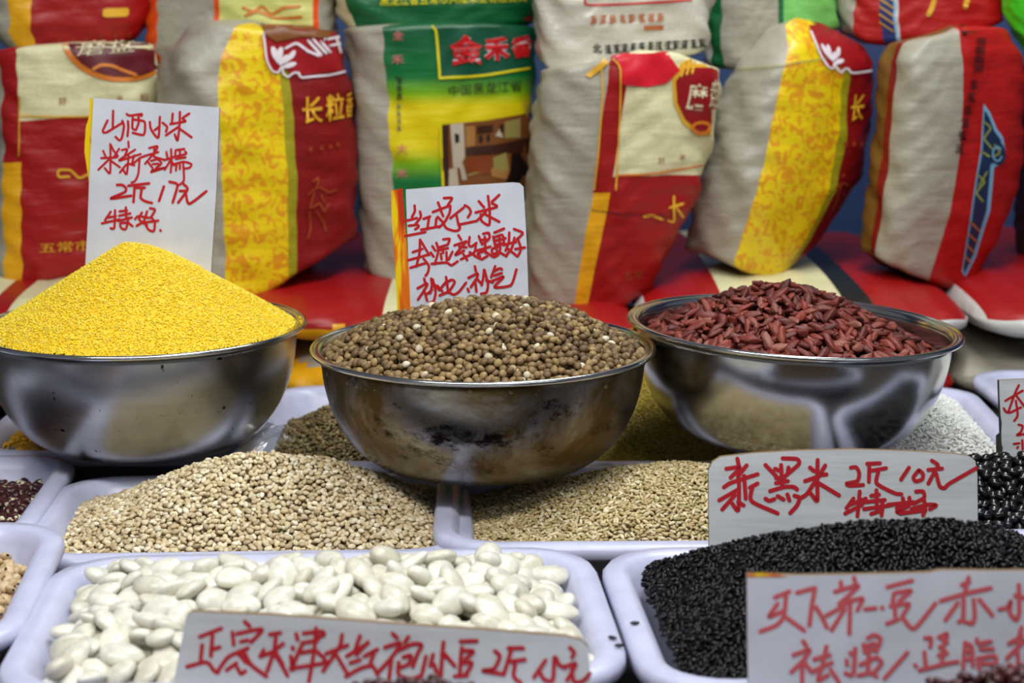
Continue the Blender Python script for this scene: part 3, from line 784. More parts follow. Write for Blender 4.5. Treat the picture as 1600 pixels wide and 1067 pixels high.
# ------------------------------------------------------------------ rice sacks
def interp(pts, v, k=1):
    P = np.array(sorted(pts, key=lambda p: p[k])); return np.interp(v, P[:, k], P[:, 1 - k])
class Sack:
    pass
def sack(label, Y, left, right, bottom, top, yaw, aspect, yref, bands, n=3.6, wr=.0022, seed=0, cat='sack', name='rice_sack', cap=.006):
    """bag standing on end: silhouette sizes come from its left/right/top/bottom edges at distance Y, its depth from aspect;
    bands: [(x_end, material or [(y_end, material), ...]), ...] from left to right at pixel row yref"""
    rng = np.random.default_rng(seed); ph = rng.random((12,)) * 6.28
    th = np.linspace(0, 2 * math.pi, 721)[:-1]; ct, st = np.cos(th), np.sin(th)
    ex = np.sign(ct) * np.abs(ct) ** (2 / n); ey = aspect * np.sign(st) * np.abs(st) ** (2 / n)
    c, s = math.cos(yaw), math.sin(yaw); ex, ey = ex * c - ey * s, ex * s + ey * c
    k = ex.max(); ex, ey = ex / k, ey / k
    i0 = int(np.argmax(ey)); ex, ey = np.roll(ex, -i0), np.roll(ey, -i0)          # start at the back, run anticlockwise: left, front, right
    ex, ey = np.append(ex, ex[0]), np.append(ey, ey[0])
    L = np.concatenate([[0], np.cumsum(np.hypot(np.diff(ex), np.diff(ey)))]); L /= L[-1]
    iu0, iu1 = L[np.argmin(ex)], L[np.argmax(ex)]
    ytop = min(p[1] for p in left + right); ybot = max(p[1] for p in left + right)
    def point(u, v):
        e1, e2 = np.interp(u, L, ex), np.interp(u, L, ey)
        py = ybot + (ytop - ybot) * v
        xl, xr = interp(left, py), interp(right, py)
        xc, hw = (xl + xr) / 2, (xr - xl) / 2
        m = Y / (F * math.cos(PITCH)) * 1.0                                      # metres per pixel near the middle of the bag
        px = xc + hw * e1
        yy = Y + hw * m * e2
        front = np.minimum(yy, Y)
        def zat(pyv, yv):
            uy = (533.5 - pyv) / F; return CAM[2] + yv * (UP[2] * uy + FW[2]) / (FW[1] + UP[1] * uy)
        def px_at(pyv):                                                          # column of the same fold line at the foot and at the top
            a, b = interp(left, pyv), interp(right, pyv); return (a + b) / 2 + (b - a) / 2 * e1
        zb, zt = zat(interp(bottom, px_at(ybot), 0), front), zat(interp(top, px_at(ytop), 0), front)
        z = zb + (zt - zb) * v
        # x from the pixel column at the bag's own distance
        uy = (533.5 - py) / F
        x = (px - 800) / F * (Y / (FW[1] + UP[1] * uy))
        lump = wr * (np.sin(u * 40 + v * 5 + ph[0]) * np.sin(v * 13 + ph[1]) + .6 * np.sin(v * 55 + 6 * np.sin(u * 17 + ph[2]) + ph[3]) * np.sin(u * 21 + ph[4]) + .5 * np.sin(v * 27 + u * 60 + ph[5]))
        kk = 1 + lump / .09
        xc_w = (xc - 800) / F * (Y / (FW[1] + UP[1] * uy))
        return xc_w + (x - xc_w) * kk, Y + (yy - Y) * kk, z
    # column lines
    us = list(np.linspace(0, 1, 85)[:-1]); cuts = []
    uf = np.linspace(iu0, iu1, 400); vref = (ybot - yref) / (ybot - ytop)
    X, Yw, Z = point(uf, np.full(400, vref)); pxs = proj(np.stack([X, Yw, Z], 1))[:, 0]; pxs = np.maximum.accumulate(pxs)
    for xe, _ in bands[:-1]: cuts.append(float(np.interp(xe, pxs, uf)))
    for q in cuts: us = [u for u in us if abs(u - q) > .004] + [q]
    us = np.array(sorted(us))
    vs = list(np.linspace(0, 1, 49)); vcut = set()
    for _, m in bands:
        if isinstance(m, list):
            for ye, _m in m[:-1]: vcut.add(round((ybot - ye) / (ybot - ytop), 5))
    for q in vcut: vs = [v for v in vs if abs(v - q) > .006] + [q]
    vs = np.array(sorted(vs)); nu, nv = len(us), len(vs)
    UU, VV = np.meshgrid(us, vs); X, Yw, Z = point(UU.ravel(), VV.ravel())
    V = np.stack([X, Yw, Z], 1).reshape(nv, nu, 3); rows = [V[i] for i in range(nv)]; vv = list(vs)
    cb, ctp = rows[0].mean(0), rows[-1].mean(0)
    for f, dz in ((.96, -.004), (.86, -.008), (.6, -.010)): rows.insert(0, cb + (V[0] - cb) * np.array([f, f, 1]) + np.array([0, 0, dz])); vv.insert(0, 0)
    for f, dz in ((.95, .3), (.84, .6), (.62, .85), (.3, 1.0)): rows.append(ctp + (V[-1] - ctp) * np.array([f, f, 1 - (1 - f) * .5]) + np.array([0, 0, dz * cap])); vv.append(1)
    A = np.concatenate(rows); Fc, mi, mats = [], [], []
    def mid(m):
        if m not in mats: mats.append(m)
        return mats.index(m)
    umid = (us + np.append(us[1:], 1 + us[0])) / 2
    for i in range(len(rows) - 1):
        vm = (vv[i] + vv[i + 1]) / 2; ym = ybot - vm * (ybot - ytop)
        for j in range(nu):
            a, b = i * nu + j, i * nu + (j + 1) % nu; Fc.append((a, b, b + nu, a + nu))
            m = bands[int(np.searchsorted(cuts, umid[j]))][1] if umid[j] <= 1 else bands[0][1]
            if isinstance(m, list): m = next(q for ye, q in m if ym < ye or (ye, q) == m[-1])
            mi.append(mid(m))
    Fc.append(tuple(reversed(range(nu)))); mi.append(mi[0]); Fc.append(tuple(range((len(rows) - 1) * nu, len(rows) * nu))); mi.append(mi[-1])
    me = mesh(name, A, Fc, True)
    for m in mats: me.materials.append(m)
    me.polygons.foreach_set('material_index', mi); me.update()
    S = Sack(); S.bvh = BVHTree.FromPolygons([Vector(p) for p in A], Fc)
    o = link(name, me); base = (float(A[:, 0].mean()), Y, float(A[:, 2].min())); rebase(o, base)
    tag(o, label, cat, 'rice sacks stacked behind the bowls'); S.o = o; S.base = np.array(base); return S
def decal(S, name, shapes, mat, lift=.0012, label=None, par=None):
    """print on the bag: 2D shapes laid along pixel directions onto the bag's surface; pieces that lie apart become parts of their own"""
    AV, AF = [], []
    for V, Fc in shapes:
        pts, ok = [], []
        for p in V:
            d = ray(*p); d = d / np.linalg.norm(d); h = S.bvh.ray_cast(Vector(CAM), Vector(d))
            if h[0] is None: pts.append((0, 0, 0)); ok.append(False); continue
            nn = h[1] if h[1].dot(Vector(d)) < 0 else -h[1]
            q = np.array(h[0]) + np.array(nn) * lift - d * lift * .5; pts.append(q - S.base); ok.append(True)
        b = len(AV); AV += pts; AF += [tuple(b + i for i in f) for f in Fc if all(ok[i] for i in f)]
    if not AF: return None
    root = list(range(len(AV)))
    def find(i):
        while root[i] != i: root[i] = root[root[i]]; i = root[i]
        return i
    for f in AF:
        for k in f[1:]: root[find(k)] = find(f[0])
    comp = {}
    for f in AF: comp.setdefault(find(f[0]), []).append(f)
    groups = sorted(comp.values(), key=len, reverse=True)
    if name != 'printed_lettering' and len(shapes) == 1: groups = [g for g in groups if len(g) > .12 * len(groups[0])]
    if len(groups) > 8: groups = [AF]
    first = None
    for g in groups:
        used = sorted({i for f in g for i in f}); mp = {v: k for k, v in enumerate(used)}
        o = link(name, mesh(name, [AV[i] for i in used], [tuple(mp[i] for i in f) for f in g], True), mat, par or S.o)
        if label: o['label'] = label
        first = first or o
    return first
def polys(*ps, step=10): return [poly_grid(p, step) for p in ps]
def lines(strokes, wd):
    V, Fc = [], []
    for s_ in strokes: ribbon(s_, wd, V, Fc)
    return [([tuple(v) for v in V], Fc)]
def marks(x0, y0, x1, y1, n, h):
    """a row of type too small to read: one blocky mark of three strokes per character"""
    st = []; rg_ = random.Random(int(x0 * 7 + y0))
    for i in range(n):
        t = i / max(1, n - 1); x, y = x0 + (x1 - x0) * t, y0 + (y1 - y0) * t; r = h / 2
        for k in (-.75, -.1, .6): a, b = -rg_.uniform(.4, .8), rg_.uniform(.4, .8); st.append([(x + r * a, y + r * (k + .06)), (x + r * b, y + r * (k - .06))])
        c_ = rg_.uniform(-.3, .3); st.append([(x + r * c_, y - r * .95), (x + r * c_, y + r * .9)])
        st.append([(x + r * .1, y + r * .1), (x + r * rg_.choice((-.8, .8)), y + r * .9)])
    return lines(st, h * .15)
P_GOLD = plain('gold_print', (226, 170, 40), .45); P_CREAM = plain('cream_print', (226, 214, 176), .5); P_MAROON = plain('maroon_print', (94, 10, 26), .42)
P_EMBLEM = plain('crimson_print', (150, 8, 20), .42); P_ORANGE = plain('orange_print', (214, 120, 30), .45); P_WHITE = plain('white_print', (226, 214, 220), .45)
P_PINK = plain('pink_red_print', (216, 24, 44), .3, coat=.3); P_YEL = plain('yellow_print', (226, 214, 20), .45); P_BLACK = plain('black_print', (34, 36, 24), .5)
P_DGREEN = plain('dark_green_print', (6, 82, 56), .42); P_RED = plain('red_print', (200, 14, 24), .42); P_BROWN = plain('brown_print', (150, 70, 40), .5)
P_DUSK = plain('faint_gold_print', (150, 60, 20), .5); P_NAVY = plain('navy_print', (24, 44, 78), .42); P_SKY = plain('sky_print', (120, 178, 214), .42); P_MOSS = plain('moss_print', (150, 160, 70), .45)
P_DKRED = plain('dark_red_type', (70, 12, 16), .5); P_THREAD = plain('white_thread', (226, 224, 220), .7); P_AMBER = plain('amber_print', (186, 96, 40), .4, coat=.5); P_GREY = plain('grey_type', (96, 100, 90), .5)
P_PHOTO = {k: plain('photo_' + k, v, .4) for k, v in dict(wood=(122, 70, 28), dark=(58, 28, 16), tan=(166, 118, 62), white=(186, 176, 156), rust=(128, 58, 18), olive=(150, 138, 78), black=(26, 16, 12)).items()}

YM = 2.33
# upper layer first (they rest on the lower sacks)
S = sack('red sack with a yellow side stripe, top left corner', 2.36, [(-14, -210), (-12, 40), (4, 62)], [(232, -210), (236, 30), (216, 62)], [(-14, 52), (25, 70), (60, 72), (130, 70), (200, 60), (240, 46)], [(-14, -200), (240, -200)], .30, .5, 20, [(16, M_GREY), (48, M_GOLD), (999, M_RED)], seed=1)
decal(S, 'printed_label', polys([(161, 15), (166, 13), (198, 12), (201, 15), (200, 24), (196, 26), (165, 27), (160, 24)]), P_GOLD)
decal(S, 'printed_lettering', marks(92, 64, 200, 53, 6, 7), P_DUSK, .0016)
S = sack('grey sack with pale yellow front and orange edges', 2.375, [(236, -210), (232, 60), (230, 95), (240, 112)], [(526, -210), (526, 112)], [(228, 116), (250, 108), (290, 80), (330, 52), (430, 54), (530, 54)], [(228, -200), (530, -200)], -.10, .42, 15, [(244, M_ORANGE), (334, M_GREY), (343, M_ORANGE), (490, M_PALE), (498, M_ORANGE), (999, M_GREY)], seed=2)
decal(S, 'printed_lettering', lines([[(380, 12), (396, 18), (410, 10), (424, 22), (444, 12), (468, 10)], [(384, 24), (404, 18), (430, 28), (470, 26)]], 4), P_ORANGE)
S = sack('dark green sack with a yellow line of type, above the kitchen print', 2.37, [(524, -210), (526, 15), (540, 42)], [(842, -210), (842, 10), (832, 38)], [(524, 30), (548, 42), (620, 42), (740, 36), (842, 32)], [(524, -200), (842, -200)], .06, .45, 15, [(544, M_CREAM), (999, M_GREEN)], seed=3)
decal(S, 'printed_lettering', [text_px('黑龙江省五常市兴隆米业有限公司', [(594, -6), (822, -10), (822, 3), (594, 9)], .01)], P_YEL)
decal(S, 'printed_corner', polys([(813, 31), (842, 18), (845, 40), (834, 56)]), P_RED)
S = sack('clear white rice bag with orange and black type, top centre', 2.27, [(838, -210), (834, 40), (836, 70), (840, 121)], [(1112, -210), (1110, 40), (1104, 121)], [(832, 84), (850, 100), (874, 120), (905, 123), (945, 98), (975, 87), (1040, 84), (1108, 74)], [(832, -200), (1112, -200)], .05, .45, 20, [(999, M_WHITEBAG)], seed=4, wr=.003)
decal(S, 'printed_lettering', marks(928, 31, 1032, 27, 8, 13) + polys(rect(1006, 40, 1036, 47, -1)), P_AMBER)
decal(S, 'printed_lettering', [text_px('北', [(925, 69), (940, 68), (941, 83), (926, 84)], .03)] + marks(950, 77, 1096, 68, 12, 14), P_BLACK)
decal(S, 'printed_frame', lines([[(917, -8), (917, 7), (980, 6), (1080, 0)]], 3), P_RED)
S = sack('grey sack with green edges and pale green front', 2.36, [(1106, -210), (1100, 60), (1102, 100)], [(1304, -210), (1304, 100)], [(1100, 96), (1140, 101), (1172, 88), (1200, 60), (1240, 45), (1302, 42)], [(1100, -200), (1302, -200)], -.12, .45, 20, [(1108, M_WHITE), (1129, M_GREEN), (1216, M_GREY), (1224, M_GREEN), (999, M_LGREEN)], seed=5)
S = sack('red sack with a blue striped border, top right', 2.36, [(1307, -210), (1308, 25), (1312, 58)], [(1564, -210), (1562, 58)], [(1305, 44), (1345, 60), (1382, 60), (1450, 50), (1520, 38), (1562, 30)], [(1305, -200), (1562, -200)], -.06, .45, 18, [(1334, M_GREY), (1374, M_BRED), (1396, M_BLUE), (1400, M_SKY), (1404, M_WHITE), (999, M_BRED)], seed=6)
decal(S, 'printed_stripes', lines([[(1374, y), (1396, y + 15)] for y in (-14, -2, 10, 22, 34)], 2), P_GOLD)
decal(S, 'printed_lettering', lines([[(1462, -10), (1456, 12), (1451, 22)], [(1514, -10), (1508, 10)]], 8), P_GOLD)
S = sack('bright green plastic bag at the top right corner', 2.30, [(1564, -210), (1566, 20), (1580, 50), (1600, 78)], [(1700, -210), (1700, 70), (1660, 80)], [(1560, 36), (1580, 52), (1600, 78), (1700, 80)], [(1560, -200), (1700, -200)], .2, .5, 20, [(999, M_VGREEN)], seed=7, wr=.004, name='plastic_bag', cat='bag')

# standing row
S = sack('cream and red sack with maroon emblem, left edge', 2.28, [(-8, 72), (-4, 130), (0, 250), (0, 400), (2, 432)], [(238, 72), (247, 130), (252, 260), (252, 432)], [(-8, 424), (36, 438), (70, 436), (150, 420), (250, 375)], [(-8, 84), (30, 78), (120, 74), (250, 72)], .20, .5, 300, [(5, M_GREY), (31, [(246, M_RED), (999, M_GOLD)]), (999, [(182, M_CREAM), (999, M_RED)])], seed=11)
em = ellipse(190, 52, 96, 76)
E_ = decal(S, 'printed_emblem', polys(em), P_ORANGE, .0010); decal(S, 'emblem_field', polys(ellipse(193, 48, 91, 72)), P_MAROON, .0018, par=E_)
decal(S, 'printed_ribbon', lines([[(146, 108), (158, 102), (175, 103), (192, 110), (212, 117)]], 5), P_ORANGE, .0024, par=E_)
decal(S, 'printed_lettering', [text_px('磨', [(126, 69), (166, 64), (162, 84), (120, 88)]), text_px('盘', [(174, 64), (210, 60), (208, 80), (170, 84)])], P_CREAM, .0026, par=E_)
decal(S, 'printed_lettering', [text_px('好', rect(92, 151, 104, 164)), text_px('米', rect(182, 148, 192, 160)), text_px('稻', rect(218, 146, 230, 158))], P_BROWN, .0016)
decal(S, 'printed_edge', lines([[(32, 181), (120, 182), (240, 176)]], 2.5) + lines([[(31, 150), (30, 243)]], 2), P_GOLD, .0016)
decal(S, 'printed_scroll', lines([[(108, 276), (92, 276), (92, 266), (110, 266), (124, 278), (138, 272)]], 3.5), P_GOLD, .0016)
decal(S, 'printed_lettering', [text_px('五常市', [(62, 380), (142, 374), (142, 392), (62, 395)])], P_GOLD, .0016)

def damask_sack(label, Y, left, right, bottom, top, yaw, yref, cuts_, seed, emb):
    S = sack(label, Y, left, right, bottom, top, yaw, .62, yref, [(cuts_[0], M_GREY), (cuts_[1], M_DAMASK), (cuts_[2], M_OLIVE), (9999, M_DRED)], seed=seed)
    e = lambda pts: [emb(*p) for p in pts]
    E_ = decal(S, 'printed_emblem', polys(e([(0, -30), (1, 0), (4, 30), (12, 50), (22, 56), (30, 48), (38, 52), (44, 60), (52, 52), (60, 60), (140, 50), (140, -30)])), P_EMBLEM, .0014)
    decal(S, 'emblem_outline', lines([e([(0, -6), (2, 14), (5, 36), (13, 52), (22, 55), (28, 46)]), e([(30, 46), (30, 56), (38, 62), (46, 56), (54, 56), (60, 63), (96, 60), (136, 52)])], 3.2), P_WHITE, .0020, par=E_)
    petals = []
    for cx, cy, rx, ry, ro in ((17, 26, 5, 12, -20), (24, 28, 5, 13, 15), (36, 34, 4.5, 12, 55), (40, 44, 4, 11, 75), (30, 36, 4, 10, 40), (44, 28, 4, 9, 35)):
        petals.append(e(ellipse(cx, cy, rx, ry, rot=ro, n=14)))
    decal(S, 'printed_petal', polys(*petals, step=30), P_WHITE, .0022, par=E_)
    return S, e
S, e = damask_sack('yellow damask and red sack behind the left bowl', 2.26, [(296, 36), (262, 80), (250, 112), (253, 200), (258, 320), (262, 460)], [(524, 36), (536, 80), (547, 150), (554, 260), (556, 370), (556, 460)], [(250, 388), (345, 438), (395, 459), (420, 460), (462, 432), (552, 374)], [(250, 104), (275, 66), (305, 40), (340, 36), (415, 50), (450, 46), (530, 54)], .62, 250, (346, 447, 461), 12, lambda x, y: (411 + x, 58 + y))
decal(S, 'printed_lettering', lines([[(444, 76), (462, 68), (480, 80), (497, 87)]], 4) + lines([[(480, 64), (500, 86)], [(488, 62), (508, 84)], [(500, 66), (514, 82)], [(506, 62), (528, 58)], [(514, 72), (530, 68)], [(524, 60), (530, 82)]], 4), P_WHITE, .0024)
decal(S, 'printed_lettering', [text_px('长', [(471, 152), (503, 150), (503, 192), (471, 194)], .015), text_px('粒', [(508, 148), (536, 144), (536, 186), (508, 190)], .015), text_px('香', [(539, 144), (549, 142), (549, 182), (539, 185)], .01)], P_GOLD, .0020)
decal(S, 'printed_lettering', polys(*[ellipse(x, y, 3, 4, n=8) for x, y in ((484, 233), (501, 231), (515, 229), (527, 226))]), P_DUSK, .0018)
decal(S, 'printed_bird', lines([[(488, 284), (496, 278), (494, 290)], [(480, 304), (496, 292), (512, 300), (524, 296)], [(490, 300), (484, 324), (498, 318), (506, 330), (512, 318)], [(500, 304), (506, 316)], [(482, 330), (484, 356), (480, 372)], [(494, 330), (504, 346), (508, 360)]], 3), P_DUSK, .0018)
decal(S, 'seam_strip', polys([(408, 38), (420, 44), (470, 42), (520, 46), (512, 60), (470, 58), (430, 66), (414, 56)]), P_PHOTO['wood'], .0026)

S = sack('green and yellow sack with a kitchen photo print', 2.33, [(540, 44), (546, 100), (552, 200), (560, 320), (566, 400), (570, 450)], [(838, 44), (834, 100), (832, 200), (832, 320), (834, 430), (820, 470)], [(560, 412), (580, 424), (608, 436), (700, 458), (840, 478)], [(540, 46), (600, 44), (680, 40), (760, 40), (840, 44)], .16, .5, 200, [(606, M_GREY), (999, M_PADDY)], seed=13)
E_ = decal(S, 'printed_panel', polys([(683, 44), (690, 122), (760, 117), (828, 106), (828, 40)]), P_DGREEN, .0012)
decal(S, 'panel_outline', lines([[(676, 42), (681, 48), (684, 80), (687, 122)], [(687, 122), (760, 117), (826, 106)]], 4), P_YEL, .0020, par=E_)
q1 = [(701, 54), (752, 55), (754, 101), (704, 103)]; q2 = [(754, 58), (795, 56), (796, 93), (756, 96)]; q3 = [(797, 57), (829, 54), (829, 88), (799, 91)]
for bold, m, lf in ((.085, P_WHITE, .0022), (.045, P_RED, .0032)):
    decal(S, 'printed_lettering', [text_px('金', q1, bold), text_px('禾', q2, bold), text_px('香', q3, bold)], m, lf, par=E_)
decal(S, 'printed_lettering', [text_px('中国黑龙江省', [(700, 134), (814, 124), (814, 142), (702, 150)])], P_BLACK, .0020)
decal(S, 'printed_lettering', [text_px('金', rect(613, 48, 631, 62)), text_px('禾', rect(611, 86, 631, 100)), text_px('大', rect(619, 225, 637, 240)), text_px('米', rect(619, 262, 637, 278))], plain('rose_print', (206, 110, 110), .5), .0020)
V_, F_ = glyphs('JINHE', .02)
decal(S, 'printed_lettering', [([(628 - y * 10, 118 + x * 38) for x, y in V_], F_)], P_BLACK, .0020)
decal(S, 'printed_lettering', marks(623, 166, 623, 200, 4, 8), P_GREY, .0020)
ph = P_PHOTO
E_ = decal(S, 'printed_photo', polys([(689, 195), (760, 188), (828, 176), (828, 300), (692, 300)]), ph['wood'], .0012)
for k_, pp in (('dark', [[(689, 195), (700, 194), (702, 300), (692, 300)], [(728, 230), (772, 226), (800, 220), (826, 214), (826, 238), (770, 240), (728, 243)], [(745, 197), (770, 194), (770, 206), (745, 208)]]),
               ('white', [[(703, 194), (724, 192), (726, 245), (718, 262), (708, 262)], [(698, 264), (714, 262), (718, 300), (700, 300)], [(717, 256), (723, 255), (730, 280), (722, 282)], [(773, 212), (781, 200), (785, 215)]]),
               ('rust', [[(728, 246), (770, 242), (766, 272), (732, 272)]]), ('olive', [[(788, 190), (812, 184), (812, 214), (788, 216)], [(770, 246), (790, 238), (794, 262), (772, 276)], [(730, 272), (752, 266), (752, 270), (730, 275)]]),
               ('tan', [[(727, 197), (742, 196), (742, 228), (727, 230)], [(766, 262), (796, 262), (790, 280), (768, 276)]]), ('black', [[(709, 198), (717, 197), (717, 222), (711, 223)], [(748, 212), (754, 211), (754, 222), (748, 223)], [(760, 210), (765, 209), (765, 220), (760, 221)], [(780, 195), (786, 194), (786, 206), (781, 207)], [(798, 240), (830, 236), (830, 300), (782, 300), (796, 270)]])):
    decal(S, 'photo_patch', polys(*pp, step=30), ph[k_], .0020, par=E_)
decal(S, 'photo_border', lines([[(688, 194), (692, 300)]], 3.5), P_YEL, .0022)

S = sack('cream and red sack with leaning stripe, behind the middle sign', 2.22, [(846, 84), (838, 112), (830, 190), (821, 330), (820, 410), (824, 482)], [(1126, 84), (1130, 120), (1116, 180), (1102, 250), (1084, 320), (1056, 390), (1030, 450), (1015, 482)], [(826, 462), (850, 474), (905, 484), (960, 482), (1015, 452)], [(838, 112), (900, 104), (935, 96), (950, 90), (1010, 82), (1060, 86), (1126, 110)], .20, .52, 200, [(938, M_GREY), (968, [(296, M_RED), (999, M_GOLD)]), (9999, [(272, M_CREAM), (999, M_RED)])], seed=14, wr=.003)
decal(S, 'printed_flap', polys([(962, 88), (1000, 84), (1042, 82), (1062, 110), (1040, 130), (1010, 136), (972, 132)]), P_PINK, .0016)
decal(S, 'stripe_edges', lines([[(940, 106), (941, 150), (934, 240), (928, 296)], [(958, 92), (969, 110), (968, 180), (962, 296)]], 2.5) + polys([(914, 118), (944, 92), (952, 98), (922, 122)]), P_GOLD, .0018)
E_ = decal(S, 'printed_emblem', polys([(1050, 122), (1064, 98), (1078, 92), (1130, 96), (1130, 210), (1090, 212), (1066, 192), (1052, 160)]), P_GOLD, .0012)
decal(S, 'emblem_field', polys([(1056, 126), (1070, 108), (1084, 106), (1130, 106), (1130, 204), (1092, 205), (1070, 186), (1058, 160)]), P_EMBLEM, .0020, par=E_)
decal(S, 'printed_flames', lines([[(1064, 118), (1070, 98)], [(1072, 116), (1078, 94)], [(1080, 114), (1084, 98)]], 4), P_GOLD, .0026, par=E_)
decal(S, 'printed_ring', lines([ellipse(1094, 199, 13, 8, 0, 340)], 5), P_ORANGE, .0026, par=E_)
decal(S, 'printed_lettering', [text_px('磨', [(1076, 128), (1104, 132), (1102, 172), (1070, 170)], .01), text_px('盘', [(1108, 124), (1124, 124), (1120, 168), (1106, 166)], .01)], P_CREAM, .0028, par=E_)
decal(S, 'printed_edge', lines([[(962, 274), (1020, 271), (1096, 258)]], 3), P_ORANGE, .0016)
decal(S, 'printed_lettering', [text_px('好', rect(1028, 245, 1038, 255)), text_px('米', rect(1061, 240, 1070, 250))], P_BROWN, .0018)
decal(S, 'printed_scroll', lines([[(1006, 338), (1018, 336), (1034, 342)], [(1052, 306), (1052, 344), (1044, 344)], [(1046, 324), (1066, 318)], [(1056, 324), (1066, 338)]], 4), P_GOLD, .0018)
decal(S, 'printed_lettering', [text_px('五常', [(974, 424), (1004, 420), (1004, 434), (974, 438)])], P_DUSK, .0018)
decal(S, 'seam_thread', lines([[(838, 118), (831, 160), (824, 246)]], 2.5), P_THREAD, .0022)
decal(S, 'crease_shade', lines([[(924, 328), (980, 334), (1040, 338)]], 1.6), P_DKRED, .0018)  # shade of a crease, painted as a thin dark red line

S, e = damask_sack('yellow damask and red sack behind the goji bowl', 2.31, [(1190, 34), (1150, 84), (1136, 112), (1112, 190), (1090, 280), (1076, 360), (1070, 430)], [(1290, 34), (1350, 70), (1366, 100), (1366, 160), (1362, 240), (1348, 310), (1316, 370), (1280, 430)], [(1076, 386), (1150, 417), (1185, 427), (1210, 428), (1240, 408), (1282, 372)], [(1136, 108), (1160, 88), (1195, 50), (1240, 33), (1290, 40), (1330, 58), (1364, 84)], .60, 250, (1196, 1304, 1318), 15, lambda x, y: (1268 + x * .72 + y * .30, 56 + y * .92))
decal(S, 'fold_shade', lines([[(1140, 110), (1200, 106), (1250, 98), (1290, 92)]], 2.0), P_PHOTO['olive'], .0020)  # the fold's shade is drawn in flat olive, the surface isn't folded here
decal(S, 'printed_lettering', [text_px('长', [(1330, 148), (1352, 146), (1346, 188), (1326, 190)], .015)], P_GOLD, .0020)
decal(S, 'printed_lettering', polys(*[ellipse(x, 225, 3, 4, n=8) for x in (1320, 1333, 1344)]), P_DUSK, .0018)
decal(S, 'printed_bird', lines([[(1312, 276), (1318, 272)], [(1306, 292), (1316, 286), (1328, 290)], [(1312, 290), (1306, 310), (1300, 326)], [(1316, 300), (1324, 312)]], 3), P_DUSK, .0018)
decal(S, 'seam_thread', lines([[(1146, 96), (1132, 130), (1122, 164), (1108, 196)]], 3), P_THREAD, .0024)

S = sack('red and grey sack with a blue scroll print, right', 2.28, [(1388, 48), (1372, 80), (1364, 200), (1354, 300), (1346, 380), (1342, 440)], [(1580, 48), (1602, 90), (1606, 160), (1600, 260), (1582, 340), (1550, 410), (1536, 440)], [(1346, 390), (1370, 408), (1400, 420), (1460, 436), (1500, 442), (1540, 412)], [(1366, 74), (1440, 62), (1500, 46), (1570, 46), (1602, 84)], .42, .55, 200, [(1382, M_DARKGOLD), (1393, M_DRED), (1503, M_GREY), (9999, M_BRED)], seed=16)
decal(S, 'printed_scroll', polys([(1536, 162), (1546, 176), (1556, 200), (1566, 214), (1570, 236), (1562, 256), (1552, 262), (1546, 330), (1536, 360), (1524, 400), (1508, 432), (1502, 424), (1512, 360), (1524, 280), (1532, 230)]), P_SKY, .0012)
decal(S, 'printed_scroll', polys([(1537, 172), (1544, 182), (1552, 204), (1562, 218), (1565, 235), (1558, 251), (1546, 256), (1540, 328), (1530, 360), (1519, 396), (1506, 426), (1504, 418), (1514, 360), (1526, 280), (1534, 230)]), P_NAVY, .0020)
decal(S, 'scroll_curl', polys(ellipse(1557, 238, 12, 19, rot=-12)), P_NAVY, .0022); decal(S, 'scroll_curl', lines([ellipse(1556, 240, 7, 11, 20, 320)], 2.4), P_SKY, .0030)
decal(S, 'scroll_tracery', lines([[(1536, 190), (1546, 200), (1536, 216), (1548, 232)], [(1530, 236), (1544, 244)], [(1526, 272), (1536, 284), (1524, 300), (1534, 314)], [(1552, 226), (1560, 238), (1550, 244)], [(1540, 268), (1528, 290)]], 2.4), P_MOSS, .0028)
decal(S, 'scroll_stripes', lines([[(1514, 346), (1528, 360)], [(1511, 364), (1525, 378)], [(1509, 382), (1520, 394)], [(1507, 400), (1515, 410)]], 2), P_ORANGE, .0028)
V_, F_ = glyphs('INNER', .02)
decal(S, 'printed_lettering', [([(1540 - y * 16 - x * 6, 60 + x * 54) for x, y in V_], F_)], P_DKRED, .0020)
decal(S, 'printed_lettering', marks(1520, 132, 1498, 232, 6, 15), P_DKRED, .0020)
decal(S, 'seam_strip', polys([(1500, 42), (1530, 38), (1534, 50), (1502, 54)]), P_PHOTO['dark'], .0026)
S = sack('dark brown sack standing at the right edge', 2.40, [(1590, 100), (1584, 250), (1588, 400)], [(1780, 100), (1780, 400)], [(1580, 400), (1780, 400)], [(1580, 104), (1780, 104)], .2, .5, 250, [(9999, fabric('dark_brown_bag', (52, 36, 28)))], seed=17)

